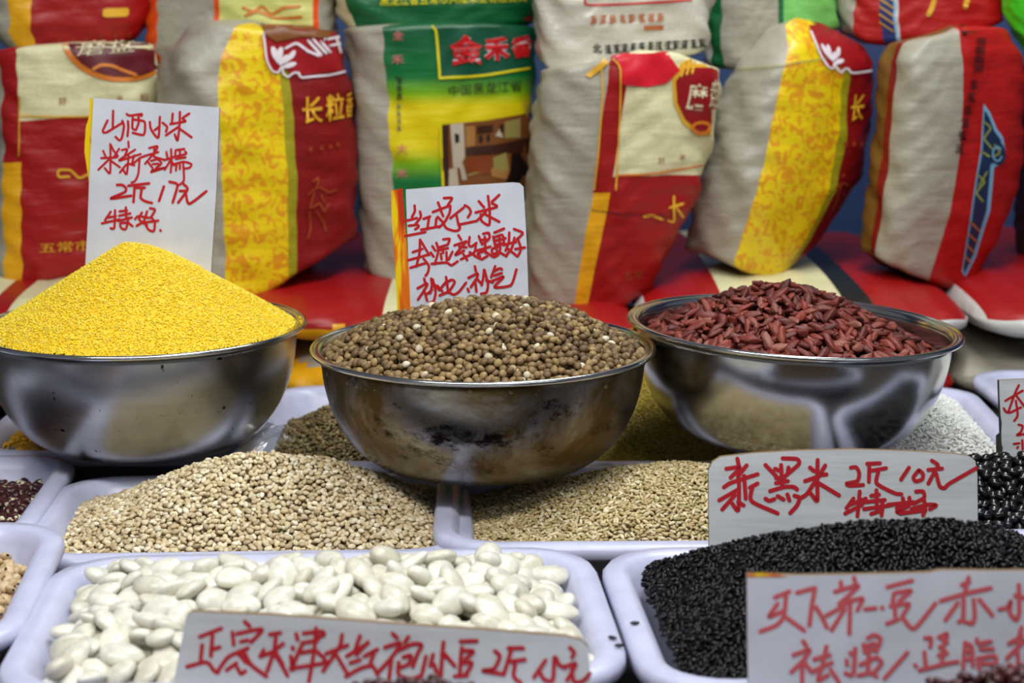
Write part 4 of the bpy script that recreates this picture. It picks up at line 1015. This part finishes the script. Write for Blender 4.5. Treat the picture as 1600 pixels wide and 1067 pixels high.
# ------------------------------------------------------------------ sacks lying flat under the standing ones
def lying(label, x0, x1, y0, y1, z0, z1, bands, white=None, seed=0, grp='sacks lying flat under the standing row'):
    """pillow bag: bands [(x_end, material)] across it, lower white = (z, material) below that height"""
    rng = np.random.default_rng(seed); ph = rng.random(8) * 6.28
    cx, cy, cz = (x0 + x1) / 2, (y0 + y1) / 2, (z0 + z1) / 2; hx, hy, hz = (x1 - x0) / 2, (y1 - y0) / 2, (z1 - z0) / 2
    xs = list(np.linspace(x0, x1, 41))
    for q, _ in bands[:-1]: xs = [x for x in xs if abs(x - q) > .004] + [q]
    xs = np.array(sorted(xs)); nth = 40; V, Fc, mi, mats = [], [], [], []
    def mid(m):
        if m not in mats: mats.append(m)
        return mats.index(m)
    for x in xs:
        t = abs(x - cx) / hx; e = max(1e-3, (1 - t ** 4.0)) ** (1 / 2.6); e2 = .80 + .20 * e
        for j in range(nth):
            a = 2 * math.pi * j / nth; c_, s_ = math.cos(a), math.sin(a)
            y = np.sign(c_) * abs(c_) ** (2 / 3.2) * hy * e2; z = np.sign(s_) * abs(s_) ** (2 / 2.6) * hz * e
            w_ = .0022 * (math.sin(x * 60 + a * 3 + ph[0]) + .7 * math.sin(x * 140 - a * 4 + ph[1])) * e
            V.append((x, cy + y - w_ * (c_ < 0), cz + z + w_ * .6))
    for i in range(len(xs) - 1):
        xm = (xs[i] + xs[i + 1]) / 2; m0 = next(m for q, m in bands if xm < q or (q, m) == bands[-1])
        for j in range(nth):
            a, b = i * nth + j, i * nth + (j + 1) % nth; Fc.append((a, a + nth, b + nth, b))
            zm = (V[a][2] + V[b][2]) / 2
            mi.append(mid(white[1] if white and zm < white[0] else m0))
    Fc.append(tuple(range(nth))); mi.append(0); k = (len(xs) - 1) * nth; Fc.append(tuple(reversed(range(k, k + nth)))); mi.append(0)
    me = mesh('lying_rice_sack', V, Fc, True)
    for m in mats: me.materials.append(m)
    me.polygons.foreach_set('material_index', mi); bm = bmesh.new(); bm.from_mesh(me); bmesh.ops.recalc_face_normals(bm, faces=bm.faces); bm.to_mesh(me); bm.free()
    o = link('lying_rice_sack', me); rebase(o, (cx, cy, z0)); tag(o, label, 'sack', grp); return o
def X_(px, py=450, y=2.15): return float(on_y(px, py, y)[0])
lying('cream and red sack lying flat at the far left', -.78, X_(300), 2.06, 2.78, .862, .928, [(X_(0), M_CREAM), (X_(36), M_RED), (9, M_CREAM)], (.885, M_WHITE), 1)
lying('red and cream lying sack seen between left and middle bowls', X_(318), X_(700), 2.07, 2.78, .862, .922, [(X_(596, 470, 2.07), M_RED), (X_(625, 470, 2.07), M_CREAM), (9, M_RED)], (.894, M_GOLD), 2)
lying('red lying sack behind the middle bowl', X_(712), X_(990), 2.06, 2.78, .862, .908, [(X_(890, 490, 2.07), M_RED), (9, M_RED)], (.888, M_GOLD), 3)
lying('red, cream and black lying sack behind the goji bowl', X_(996), X_(1508), 2.06, 2.78, .862, .928, [(X_(1126), M_RED), (X_(1312), M_CREAM), (X_(1352), M_BLACK), (9, M_RED)], (.902, M_WHITE), 4)
lying('red and white lying sack at the far right', X_(1514), X_(1900), 2.05, 2.78, .862, .932, [(9, M_RED)], (.902, M_WHITE), 5)
g2 = 'sacks in the bottom layer'
lying('grey and gold sack in the bottom layer at left', -.80, X_(420, 560, 2.05), 2.055, 2.50, TT + .003, .860, [(9, M_GREY)], (.838, M_GOLD), 6, g2)
lying('grey sack with gold lower band in the bottom layer', X_(424, 560, 2.05), X_(760, 560, 2.05), 2.045, 2.50, TT + .003, .860, [(9, M_GREY)], (.846, M_GOLD), 7, g2)
lying('gold sack in the bottom layer under the middle', X_(764, 560, 2.05), X_(1080, 560, 2.05), 2.05, 2.50, TT + .003, .860, [(9, M_GOLD)], None, 8, g2)
lying('red and white sack in the bottom layer at right', X_(1084, 560, 2.05), X_(1510, 560, 2.05), 2.06, 2.50, TT + .003, .860, [(X_(1470, 560, 2.05), M_WHITE), (9, M_RED)], None, 9, g2)
lying('grey white sack in the bottom layer at far right', X_(1514, 560, 2.05), X_(1900, 560, 2.05), 2.10, 2.50, TT + .003, .860, [(9, M_GREY)], None, 10, g2)

# ------------------------------------------------------------------ handwritten price signs
def sign(label, Y, pz, outline, lean, mat, thick=.004, yaw=0.0):
    """card standing in the grain: outline in pixels, on a plane through distance Y at pixel pz, leaning back a little"""
    p0 = on_y(*pz, Y); n = np.array([math.sin(yaw) * math.cos(lean), -math.cos(yaw) * math.cos(lean), math.sin(lean)])
    P = [on_plane(*q, p0, n) for q in outline]; k = len(P)
    V = P + [p - n * thick for p in P]; Fc = [tuple(range(k)), tuple(reversed(range(k, 2 * k)))] + [(i, k + i, k + (i + 1) % k, (i + 1) % k) for i in range(k)]
    me = mesh('price_sign', V, Fc); me.materials.append(mat); me.materials.append(M_CARDEDGE)
    me.polygons.foreach_set('material_index', [0, 1] + [1] * k)
    bm = bmesh.new(); bm.from_mesh(me); bmesh.ops.recalc_face_normals(bm, faces=bm.faces); bmesh.ops.triangulate(bm, faces=[f for f in bm.faces if len(f.verts) > 4]); bm.to_mesh(me); bm.free()
    o = link('price_sign', me); base = tuple(map(float, np.array(P).mean(0)[:2])) + (float(min(p[2] for p in P)),); rebase(o, base); tag(o, label, 'sign')
    S = Sack(); S.o, S.p0, S.n, S.base = o, p0, n, np.array(base); S.k = 0; return S
def write(S, strokes, origin, scale, wd, mat, name='lettering'):
    AV, AF = [], []
    for st in strokes:
        V, Fc = [], []; ribbon([(origin[0] + x / scale, origin[1] + y / scale) for x, y in st], wd, V, Fc)
        S.k += 1; lf = .00030 + .000006 * S.k
        b = len(AV); AV += [on_plane(*v, S.p0, S.n) + S.n * lf - S.base for v in V]; AF += [tuple(b + i for i in f) for f in Fc]
    return link(name, mesh(name, AV, AF), mat, S.o)
def paint(S, name, poly, mat, lf=.0003):
    V = [on_plane(*q, S.p0, S.n) + S.n * lf - S.base for q in poly]; return link(name, mesh(name, V, [tuple(range(len(V)))]), mat, S.o)

# sign in the millet
S = sign('tall white card with four lines of red handwriting in the millet', 1.735, (230, 380), [(146, 153), (250, 161), (343, 168), (338, 300), (328, 450), (240, 470), (130, 470), (137, 350), (139, 290), (141, 250)], .05, M_CARD)
write(S, [[(295,105),(290,320)],[(225,225),(165,360),(210,375),(410,255)],[(410,230),(430,300),(405,440),(375,475),(325,430)],
 [(465,145),(500,165),(655,145),(645,170)],[(480,235),(485,310),(475,420)],[(540,190),(535,320),(560,340)],[(560,215),(680,235),(695,300),(675,405),(540,380)],[(610,170),(615,250),(580,345)],
 [(880,180),(860,440),(790,370),(760,310),(755,245)],[(860,310),(815,345)],[(915,255),(970,305),(955,365)],
 [(1040,140),(1030,260)],[(1010,270),(1200,235),(1160,200),(1245,140)],[(1130,120),(1125,280),(1100,475),(1065,400)],[(1120,300),(955,410)],[(1135,335),(1275,435)]], (140,160), 8, 3.9, M_INK)
write(S, [[(170,165),(200,230)],[(145,255),(350,240),(300,160),(260,80)],[(260,85),(262,250),(255,445),(190,380)],[(370,140),(300,250)],[(245,270),(110,400)],[(270,290),(380,370)],
 [(485,50),(490,120)],[(405,155),(470,145),(440,230)],[(570,150),(370,285),(640,205)],[(490,230),(465,455),(420,400)],[(380,435),(470,330),(560,345)],[(560,220),(530,320)],[(700,225),(620,260),(540,330)],[(625,270),(610,450),(570,540),(525,560)],
 [(745,130),(850,105),(830,160)],[(810,130),(805,230)],[(700,225),(860,180)],[(800,200),(695,325)],[(810,240),(930,275)],[(735,310),(790,380)],[(770,290),(850,270),(900,320),(830,380)],[(790,330),(860,325)],[(770,430),(960,370),(780,410)],
 [(960,180),(975,250)],[(1020,145),(1025,300),(1015,435)],[(935,280),(1060,240)],[(1020,270),(940,400)],[(1030,300),(1055,345)],[(1080,155),(1185,140)],[(1075,165),(1080,230),(1210,200),(1195,170)],[(1130,150),(1130,230)],[(1080,265),(1200,245)],[(1060,330),(1180,300),(1275,330),(1250,375),(1190,385)],[(1090,320),(1080,410)],[(1130,310),(1130,390)],[(1170,300),(1180,530),(1120,590)]], (140,215), 8, 3.5, M_INK)
write(S, [[(345,150),(410,150),(455,190),(440,240),(265,320),(520,285)],[(485,160),(745,130)],[(565,160),(550,365)],[(590,185),(690,185)],[(655,190),(640,310),(700,355),(780,375)],[(930,170),(870,350)],[(1000,110),(1100,150),(1040,370)],
 [(1175,140),(1225,205),(1110,370)],[(1130,225),(1210,225)],[(1200,230),(1245,385),(1460,230)]], (140,270), 8, 4.2, M_INK)
write(S, [[(265,485),(195,590)],[(320,465),(310,690),(265,690)],[(155,630),(380,580)],[(210,560),(330,540)],[(375,480),(470,470)],[(455,430),(460,560)],[(370,535),(510,505)],[(360,600),(530,555)],[(490,560),(455,700),(400,690),(385,630),(480,620)],[(480,620),(540,665)],
 [(655,495),(620,580),(720,655)],[(720,480),(680,600),(590,660)],[(570,575),(610,540),(740,560)],[(755,440),(820,460),(765,560)],[(765,550),(815,610),(805,725),(740,710),(705,650)],[(680,620),(860,595)],[(886,714),(891,722)]], (140,270), 8, 3.7, M_INK)
paint(S, 'carton_edge', [(139, 155), (146, 153), (141, 250), (139, 290), (131, 236), (133, 200), (139, 180)], M_CARTON, -.002)

# sign in the Job's tears
S = sign('white card with orange left edge and red handwriting in the Job\'s tears', 1.625, (720, 470), [(634, 296), (700, 291), (800, 285), (812, 286), (818, 292), (823, 380), (827, 500), (730, 520), (642, 520)], .05, M_CARD)
write(S, [[(222,250),(225,320),(190,390)],[(95,445),(250,405)],[(290,325),(300,390),(235,480)],[(150,500),(265,490),(270,520),(230,545)],[(335,415),(415,385)],[(405,395),(380,545)],[(305,550),(530,510)],[(105,630),(355,580)],
 [(590,155),(690,155),(640,240)],[(515,210),(540,270)],[(450,330),(660,250)],[(550,310),(580,380)],[(670,255),(660,340),(600,450),(530,520)],[(495,410),(485,500)],[(510,390),(570,450),(620,530),(720,565),(780,550),(790,480)],
 [(835,275),(670,405)],[(745,360),(770,480),(790,530)],[(850,245),(900,275),(925,330),(890,395)],[(810,480),(1000,440)],
 [(1025,195),(1090,270)],[(1140,130),(1160,300),(1155,490),(1060,440),(1050,360)],[(1280,115),(1190,200)],[(985,335),(1250,265),(1190,220)],[(1110,330),(1000,440)],[(1110,360),(1280,450)]], (620,290), 8, 4.2, M_INK)
write(S, [[(120,350),(240,310)],[(210,195),(205,350),(165,530)],[(215,200),(325,385)],[(65,450),(320,380)],[(90,545),(270,490)],[(255,430),(320,520),(310,600),(280,645)],
 [(365,275),(400,330)],[(345,355),(380,405)],[(415,235),(440,330),(395,500)],[(500,190),(580,185),(560,250)],[(450,290),(560,255)],[(490,280),(500,360)],[(430,330),(560,300)],[(470,370),(480,440)],[(540,350),(545,450)],[(615,345),(570,440)],[(355,495),(540,480),(600,515),(680,465)],
 [(690,140),(725,195)],[(640,265),(790,215)],[(790,215),(650,385),(760,330)],[(700,280),(790,290)],[(720,440),(800,400)],[(750,370),(800,450)],[(830,160),(820,260),(850,280),(915,235)],[(910,240),(890,350),(800,400)],[(830,350),(920,410),(980,440)],
 [(945,150),(985,250)],[(1000,120),(1070,110),(1075,180),(990,250)],[(960,200),(1060,190)],[(1020,160),(1030,360)],[(920,330),(1090,280)],[(1020,330),(930,370),(960,400)],[(1040,350),(1130,410),(1190,380)],[(980,440),(1050,400)],
 [(1140,105),(1260,55)],[(1125,155),(1150,270)],[(1150,160),(1240,135),(1260,230)],[(1140,210),(1280,175)],[(1150,260),(1250,240)],[(1200,150),(1210,330),(1120,370),(1110,310),(1180,290)],[(1170,330),(1290,400)],
 [(1325,105),(1320,220),(1280,330)],[(1390,170),(1360,290),(1290,390)],[(1250,260),(1410,220)],[(1300,300),(1400,380)],[(1385,60),(1495,110),(1420,190)],[(1440,200),(1470,310),(1430,400),(1390,370)],[(1400,310),(1520,290)]], (630,350), 8, 4.0, M_INK)
write(S, [[(262,280),(275,330)],[(180,400),(300,340),(280,400),(185,540)],[(260,420),(300,555)],[(350,280),(360,360),(340,460)],[(300,470),(360,420)],[(370,290),(405,450),(380,560),(335,580)],[(400,360),(450,420)],
 [(535,260),(540,310),(470,400)],[(430,370),(490,440)],[(500,360),(600,295),(645,320),(600,400),(560,450)],[(550,350),(560,440)],[(455,490),(560,450),(630,480),(700,440),(785,330)],[(805,405),(820,440)],
 [(895,125),(910,190)],[(815,270),(930,215),(920,270),(845,385)],[(900,310),(915,440)],[(1010,170),(1000,270),(980,360)],[(930,290),(985,350)],[(1015,170),(1060,350),(1040,450),(975,470)],[(1040,300),(1120,325)],
 [(1150,125),(1100,260)],[(1130,190),(1210,150),(1235,165)],[(1140,240),(1230,210)],[(1110,310),(1255,255),(1140,385),(1345,360),(1415,165)]], (630,400), 8, 4.0, M_INK)
paint(S, 'carton_edge', [(611, 298), (627, 294), (629, 294), (634, 360), (640, 440), (643, 520), (623, 520), (616, 400), (612, 340)], M_CARTON, .0002)

# sign in the black rice
S = sign('wide white card torn along the top, standing in the black rice', 1.325, (1300, 830), [(1107, 735), (1113, 722), (1126, 714), (1180, 708), (1250, 704), (1330, 702), (1420, 705), (1490, 709), (1515, 713), (1524, 720), (1527, 740), (1528, 830), (1528, 880), (1108, 880)], .06, M_CARD2, .005)
write(S, [[(320,125),(340,220)],[(190,245),(350,230),(240,350)],[(430,205),(330,330)],[(160,465),(250,410),(560,310)],[(330,340),(340,460),(330,740),(260,660)],[(105,620),(330,490)],[(140,730),(290,560)],[(330,640),(395,680)],[(400,330),(420,600)],[(560,420),(470,470)],[(500,450),(490,630),(800,775)],
 [(655,200),(780,330)],[(860,120),(1030,130),(1050,190),(880,340)],[(770,245),(810,265)],[(840,200),(855,440)],[(930,230),(920,290)],[(780,355),(880,350)],[(780,415),(920,390)],[(710,510),(880,460),(990,460),(1030,490)],[(655,600),(700,625),(760,605)],[(800,570),(870,610)],[(915,550),(940,620)],[(1000,565),(1060,590),(1030,680),(950,770)],
 [(1185,230),(1230,270)],[(1275,140),(1270,400),(1270,625),(1195,540)],[(1365,205),(1310,310),(1380,310)],[(1125,390),(1300,330)],[(1240,400),(1150,540),(1080,590)],[(1280,410),(1530,560)]], (1110,700), 7.619, 6.6, M_INK2)
write(S, [[(140,220),(200,215),(235,280),(215,370),(90,400),(130,425),(280,415)],[(325,175),(470,170)],[(350,190),(345,380)],[(370,255),(540,225)],[(450,270),(435,400),(640,510),(715,520)],[(800,220),(710,355)],[(910,250),(850,330),(880,375),(950,350),(960,290),(915,250)],
 [(1060,140),(1130,190),(1100,250),(1020,400)],[(1020,245),(1175,230)],[(1110,290),(1150,430),(1205,450),(1260,400),(1565,225)],
 [(170,570),(90,680)],[(240,490),(230,620),(215,770)],[(75,740),(270,640)],[(130,640),(310,570)],[(430,475),(435,640)],[(370,540),(460,525)],[(300,610),(525,585)],[(290,690),(560,650),(640,630)],[(500,600),(490,760)],[(370,745),(500,700)],
 [(730,565),(740,640),(660,680)],[(805,560),(800,650),(660,720),(760,730)],[(560,640),(850,610)],[(880,490),(960,490),(970,560),(850,630)],[(970,580),(985,680),(960,760)],[(700,740),(990,700)],[(830,690),(1000,640),(1110,645),(1040,690)]], (1310,700), 7.273, 6.2, M_INK2)

# long sign at the bottom edge
S = sign('long white card with one line of red handwriting, front left', 1.030, (600, 1040), [(291, 962), (300, 956), (420, 961), (600, 974), (780, 986), (880, 994), (908, 1000), (919, 1012), (923, 1060), (926, 1110), (262, 1130), (274, 1050)], .05, M_CARD2, .005)
write(S, [[(235,250),(480,155)],[(380,210),(360,470)],[(360,400),(460,370)],[(262,345),(245,510)],[(90,590),(310,540),(400,640),(440,660)],
 [(745,80),(800,130)],[(605,200),(620,340)],[(660,215),(940,165),(820,310)],[(700,305),(780,290)],[(440,640),(560,480),(780,380)],[(540,630),(650,550)],[(660,600),(700,670),(750,640)],[(740,430),(820,570),(990,700)],[(700,430),(800,560)],[(680,450),(760,540)],
 [(1030,225),(1150,205)],[(1100,260),(1080,400)],[(920,475),(1060,420),(1180,330)],[(1070,440),(1000,640)],[(1080,440),(1160,560),(1230,690)],[(1100,430),(1180,570)],[(930,460),(960,400)],
 [(1330,220),(1345,280)],[(1290,370),(1295,390)],[(1270,470),(1290,640),(1300,560),(1400,330)]], (280,960), 7.273, 6.6, M_INK2)
write(S, [[(-40,210),(170,190),(190,230),(100,260)],[(100,150),(80,400),(20,760)],[(-60,320),(120,290)],[(-60,430),(90,400)],[(-190,610),(200,540),(120,420)],
 [(395,225),(380,330),(330,420),(180,640)],[(215,440),(460,345)],[(340,470),(440,640),(470,690)],[(600,240),(550,380)],[(450,470),(690,320)],[(560,450),(690,310)],[(490,545),(600,510)],[(650,470),(800,390)],[(760,430),(720,540)],[(440,700),(600,610),(740,580),(800,680)],
 [(970,210),(1020,260)],[(1150,250),(1110,310)],[(880,370),(1060,320),(960,480),(820,640)],[(960,480),(930,720)],[(1040,400),(1200,330),(1300,340),(1250,450),(1200,590)],[(1090,480),(1180,460),(1150,560),(1050,600)],[(1040,540),(1040,680),(1180,730),(1290,690)],
 [(1350,470),(1300,690)],[(1430,450),(1400,580)],[(1440,560),(1490,700)],[(1550,310),(1530,500),(1520,700)],[(1530,450),(1600,490)]], (480,960), 7.273, 6.4, M_INK2)
write(S, [[(-30,410),(70,530)],[(130,275),(300,270)],[(145,340),(130,480)],[(160,370),(265,380),(180,460)],[(130,500),(250,500),(190,610)],[(130,510),(125,620)],[(70,640),(200,630)],
 [(490,375),(540,430),(480,560),(360,580),(560,615)],[(630,345),(785,345)],[(660,360),(580,620)],[(620,490),(800,465)],[(700,500),(685,640),(760,710)],[(1015,475),(895,650)],[(960,600),(1000,670),(1090,680),(1110,440),(1160,520),(1220,550)],
 [(1270,340),(1315,390),(1290,440)],[(1210,540),(1330,510),(1240,680)],[(1290,560),(1310,690),(1400,690),(1480,610)]], (700,960), 6.667, 6.4, M_INK2)

# faded sign at the bottom right
S = sign('white card with faded red handwriting, front right corner', 1.025, (1400, 1000), [(1167, 897), (1250, 899), (1330, 898), (1450, 895), (1470, 891), (1560, 892), (1720, 890), (1725, 1120), (1170, 1130), (1168, 1000)], .05, M_CARD, .004)
write(S, [[(245,260),(380,205)],[(270,320),(190,440),(320,390)],[(350,230),(330,430),(260,520),(110,580)],[(340,440),(520,570)],[(455,215),(620,170)],[(620,190),(590,350),(570,520)],[(630,350),(680,430),(735,540)],
 [(865,115),(870,180)],[(990,75),(1010,160)],[(810,205),(1030,150),(850,320)],[(730,430),(900,330),(940,240)],[(960,290),(1070,270),(1020,380)],[(900,370),(780,565)],[(955,300),(945,600)],[(1095,370),(1190,360)],[(1253,353),(1258,360)]], (1170,890), 6.027, 7.2, M_INK3)
write(S, [[(40,160),(270,100)],[(100,220),(85,330)],[(110,215),(260,195),(150,290)],[(70,340),(240,320),(180,430)],[(110,330),(110,430)],[(35,505),(140,465)],[(180,450),(290,550),(490,315)],
 [(740,140),(810,110)],[(800,70),(770,200)],[(540,290),(780,220),(1010,170)],[(700,310),(585,470)],[(755,270),(750,450),(710,490)],[(850,280),(860,420),(840,500),(770,490)],[(905,280),(1025,425)],
 [(1090,370),(1170,350),(1200,290),(1190,400),(1250,470),(1280,400)],[(1275,140),(1280,400)],[(1240,240),(1326,260)]], (1380,890), 6.027, 7.0, M_INK3)
write(S, [[(510,670),(540,710)],[(420,800),(570,750),(510,850),(400,960)],[(500,880),(500,1067)],[(530,880),(590,960)],[(615,840),(760,800)],[(730,720),(690,900)],[(590,960),(780,870)],[(690,900),(650,1040),(740,990)],[(770,940),(850,1060)],
 [(955,780),(960,790)],[(920,850),(925,890)],[(1000,740),(980,980),(910,970)],[(1120,640),(1180,610),(1240,650),(1200,760)],[(1080,700),(1090,770)],[(1090,720),(1180,690)],[(1090,770),(1190,740)],[(1050,890),(1200,820)],[(1130,800),(1120,950)],[(1200,820),(1250,870),(1180,960)],[(1030,990),(1150,970),(1200,1000)]], (1170,890), 6.027, 7.0, M_INK3)
write(S, [[(10,1020),(225,775)],[(298,893),(306,901)],[(390,640),(450,640),(440,720)],[(385,770),(400,920)],[(520,630),(600,600),(560,720)],[(550,640),(600,680)],[(530,720),(580,760)],[(520,800),(600,780)],[(430,920),(590,880),(700,860)],[(560,760),(550,880)],[(340,940),(430,920)],
 [(770,680),(750,920)],[(770,690),(830,720),(840,900)],[(770,770),(830,760)],[(770,840),(830,830)],[(880,650),(890,690),(1010,670)],[(910,740),(1030,740)],[(890,830),(1050,810),(1060,930)],[(890,830),(900,930)],[(900,880),(1050,880)],[(1103,938),(1109,946)],
 [(1180,690),(1300,620)],[(1300,540),(1260,680)],[(1160,830),(1326,660)],[(1260,740),(1270,900)],[(1190,890),(1230,920)],[(1280,880),(1326,920)]], (1380,890), 6.027, 6.6, M_INK3)
paint(S, 'carton_edge', [(1167, 897), (1190, 894), (1215, 897), (1232, 901), (1205, 901), (1168, 901)], M_CARTON, .0004)

# small sign at the right edge, standing in the black beans
S = sign('small white card with dark left edge in the black beans', 1.640, (1580, 700), [(1560, 594), (1720, 588), (1724, 740), (1566, 740), (1565, 690), (1563, 640)], .04, M_CARD2, .004)
write(S, [[(395,165),(350,260),(270,480)],[(235,350),(440,230)],[(350,270),(470,430)],[(215,440),(240,480),(290,490),(420,430)],[(360,350),(380,520),(340,590)],[(390,635),(440,650),(420,720),(370,760),(470,745)],[(335,865),(400,855)],[(435,820),(440,930)],[(385,900),(375,912)]], (1540,580), 7.62, 3.8, M_INK)
paint(S, 'torn_edge', [(1558, 594), (1561, 594), (1562, 640), (1565, 660), (1564, 690), (1567, 700), (1563, 720), (1556, 718), (1556, 680), (1561, 676)], plain('dark_card_edge', (52, 50, 40), .9), .0002)

# ------------------------------------------------------------------ crumpled clear plastic beside the left bowl
def film():
    n = N('clear_plastic_film'); out = n.t.nodes['Material Output']
    tr = n.new('ShaderNodeBsdfTransparent'); tr.inputs[0].default_value = (.86, .88, .9, 1)
    gl = n.new('ShaderNodeBsdfGlossy'); gl.inputs['Roughness'].default_value = .22
    df = n.new('ShaderNodeBsdfDiffuse'); df.inputs[0].default_value = (.6, .62, .64, 1)
    m1 = n.new('ShaderNodeMixShader'); m1.inputs[0].default_value = .16; n.lk(tr.outputs[0], m1.inputs[1]); n.lk(gl.outputs[0], m1.inputs[2])
    m2 = n.new('ShaderNodeMixShader'); m2.inputs[0].default_value = .10; n.lk(m1.outputs[0], m2.inputs[1]); n.lk(df.outputs[0], m2.inputs[2])
    n.lk(m2.outputs[0], out.inputs[0]); return n.m
def plastic_bag():
    rng = np.random.default_rng(5); nx, ny = 46, 26; V, Fc = [], []
    ph = rng.random((10, 3)) * 6.28; fr = rng.normal(0, 1, (10, 2)) * 70
    for j in range(ny):
        for i in range(nx):
            u, v = i / (nx - 1), j / (ny - 1)
            x = -.350 + .125 * u; y = 1.645 + .10 * v + .01 * math.sin(u * 9)
            lim = float(under_bowls(np.array(x), np.array(y)))
            z = .846 + .024 * math.sin(math.pi * min(1, v * 1.1)) * (.35 + .65 * u)
            w_ = sum(abs(math.sin(fr[k, 0] * x + fr[k, 1] * y + ph[k, 0])) for k in range(10)) / 10 - .6
            V.append((x + .004 * math.sin(v * 23 + ph[0, 1]), y, max(.843, min(z + w_ * .035, lim + .004))))
    for j in range(ny - 1):
        for i in range(nx - 1): a = j * nx + i; Fc.append((a, a + 1, a + nx + 1, a + nx))
    o = link('crumpled_plastic', mesh('crumpled_plastic', V, Fc), film()); rebase(o, (-.26, 1.69, .843))
    tag(o, 'crumpled clear plastic film beside the millet bowl', 'plastic film')
plastic_bag()
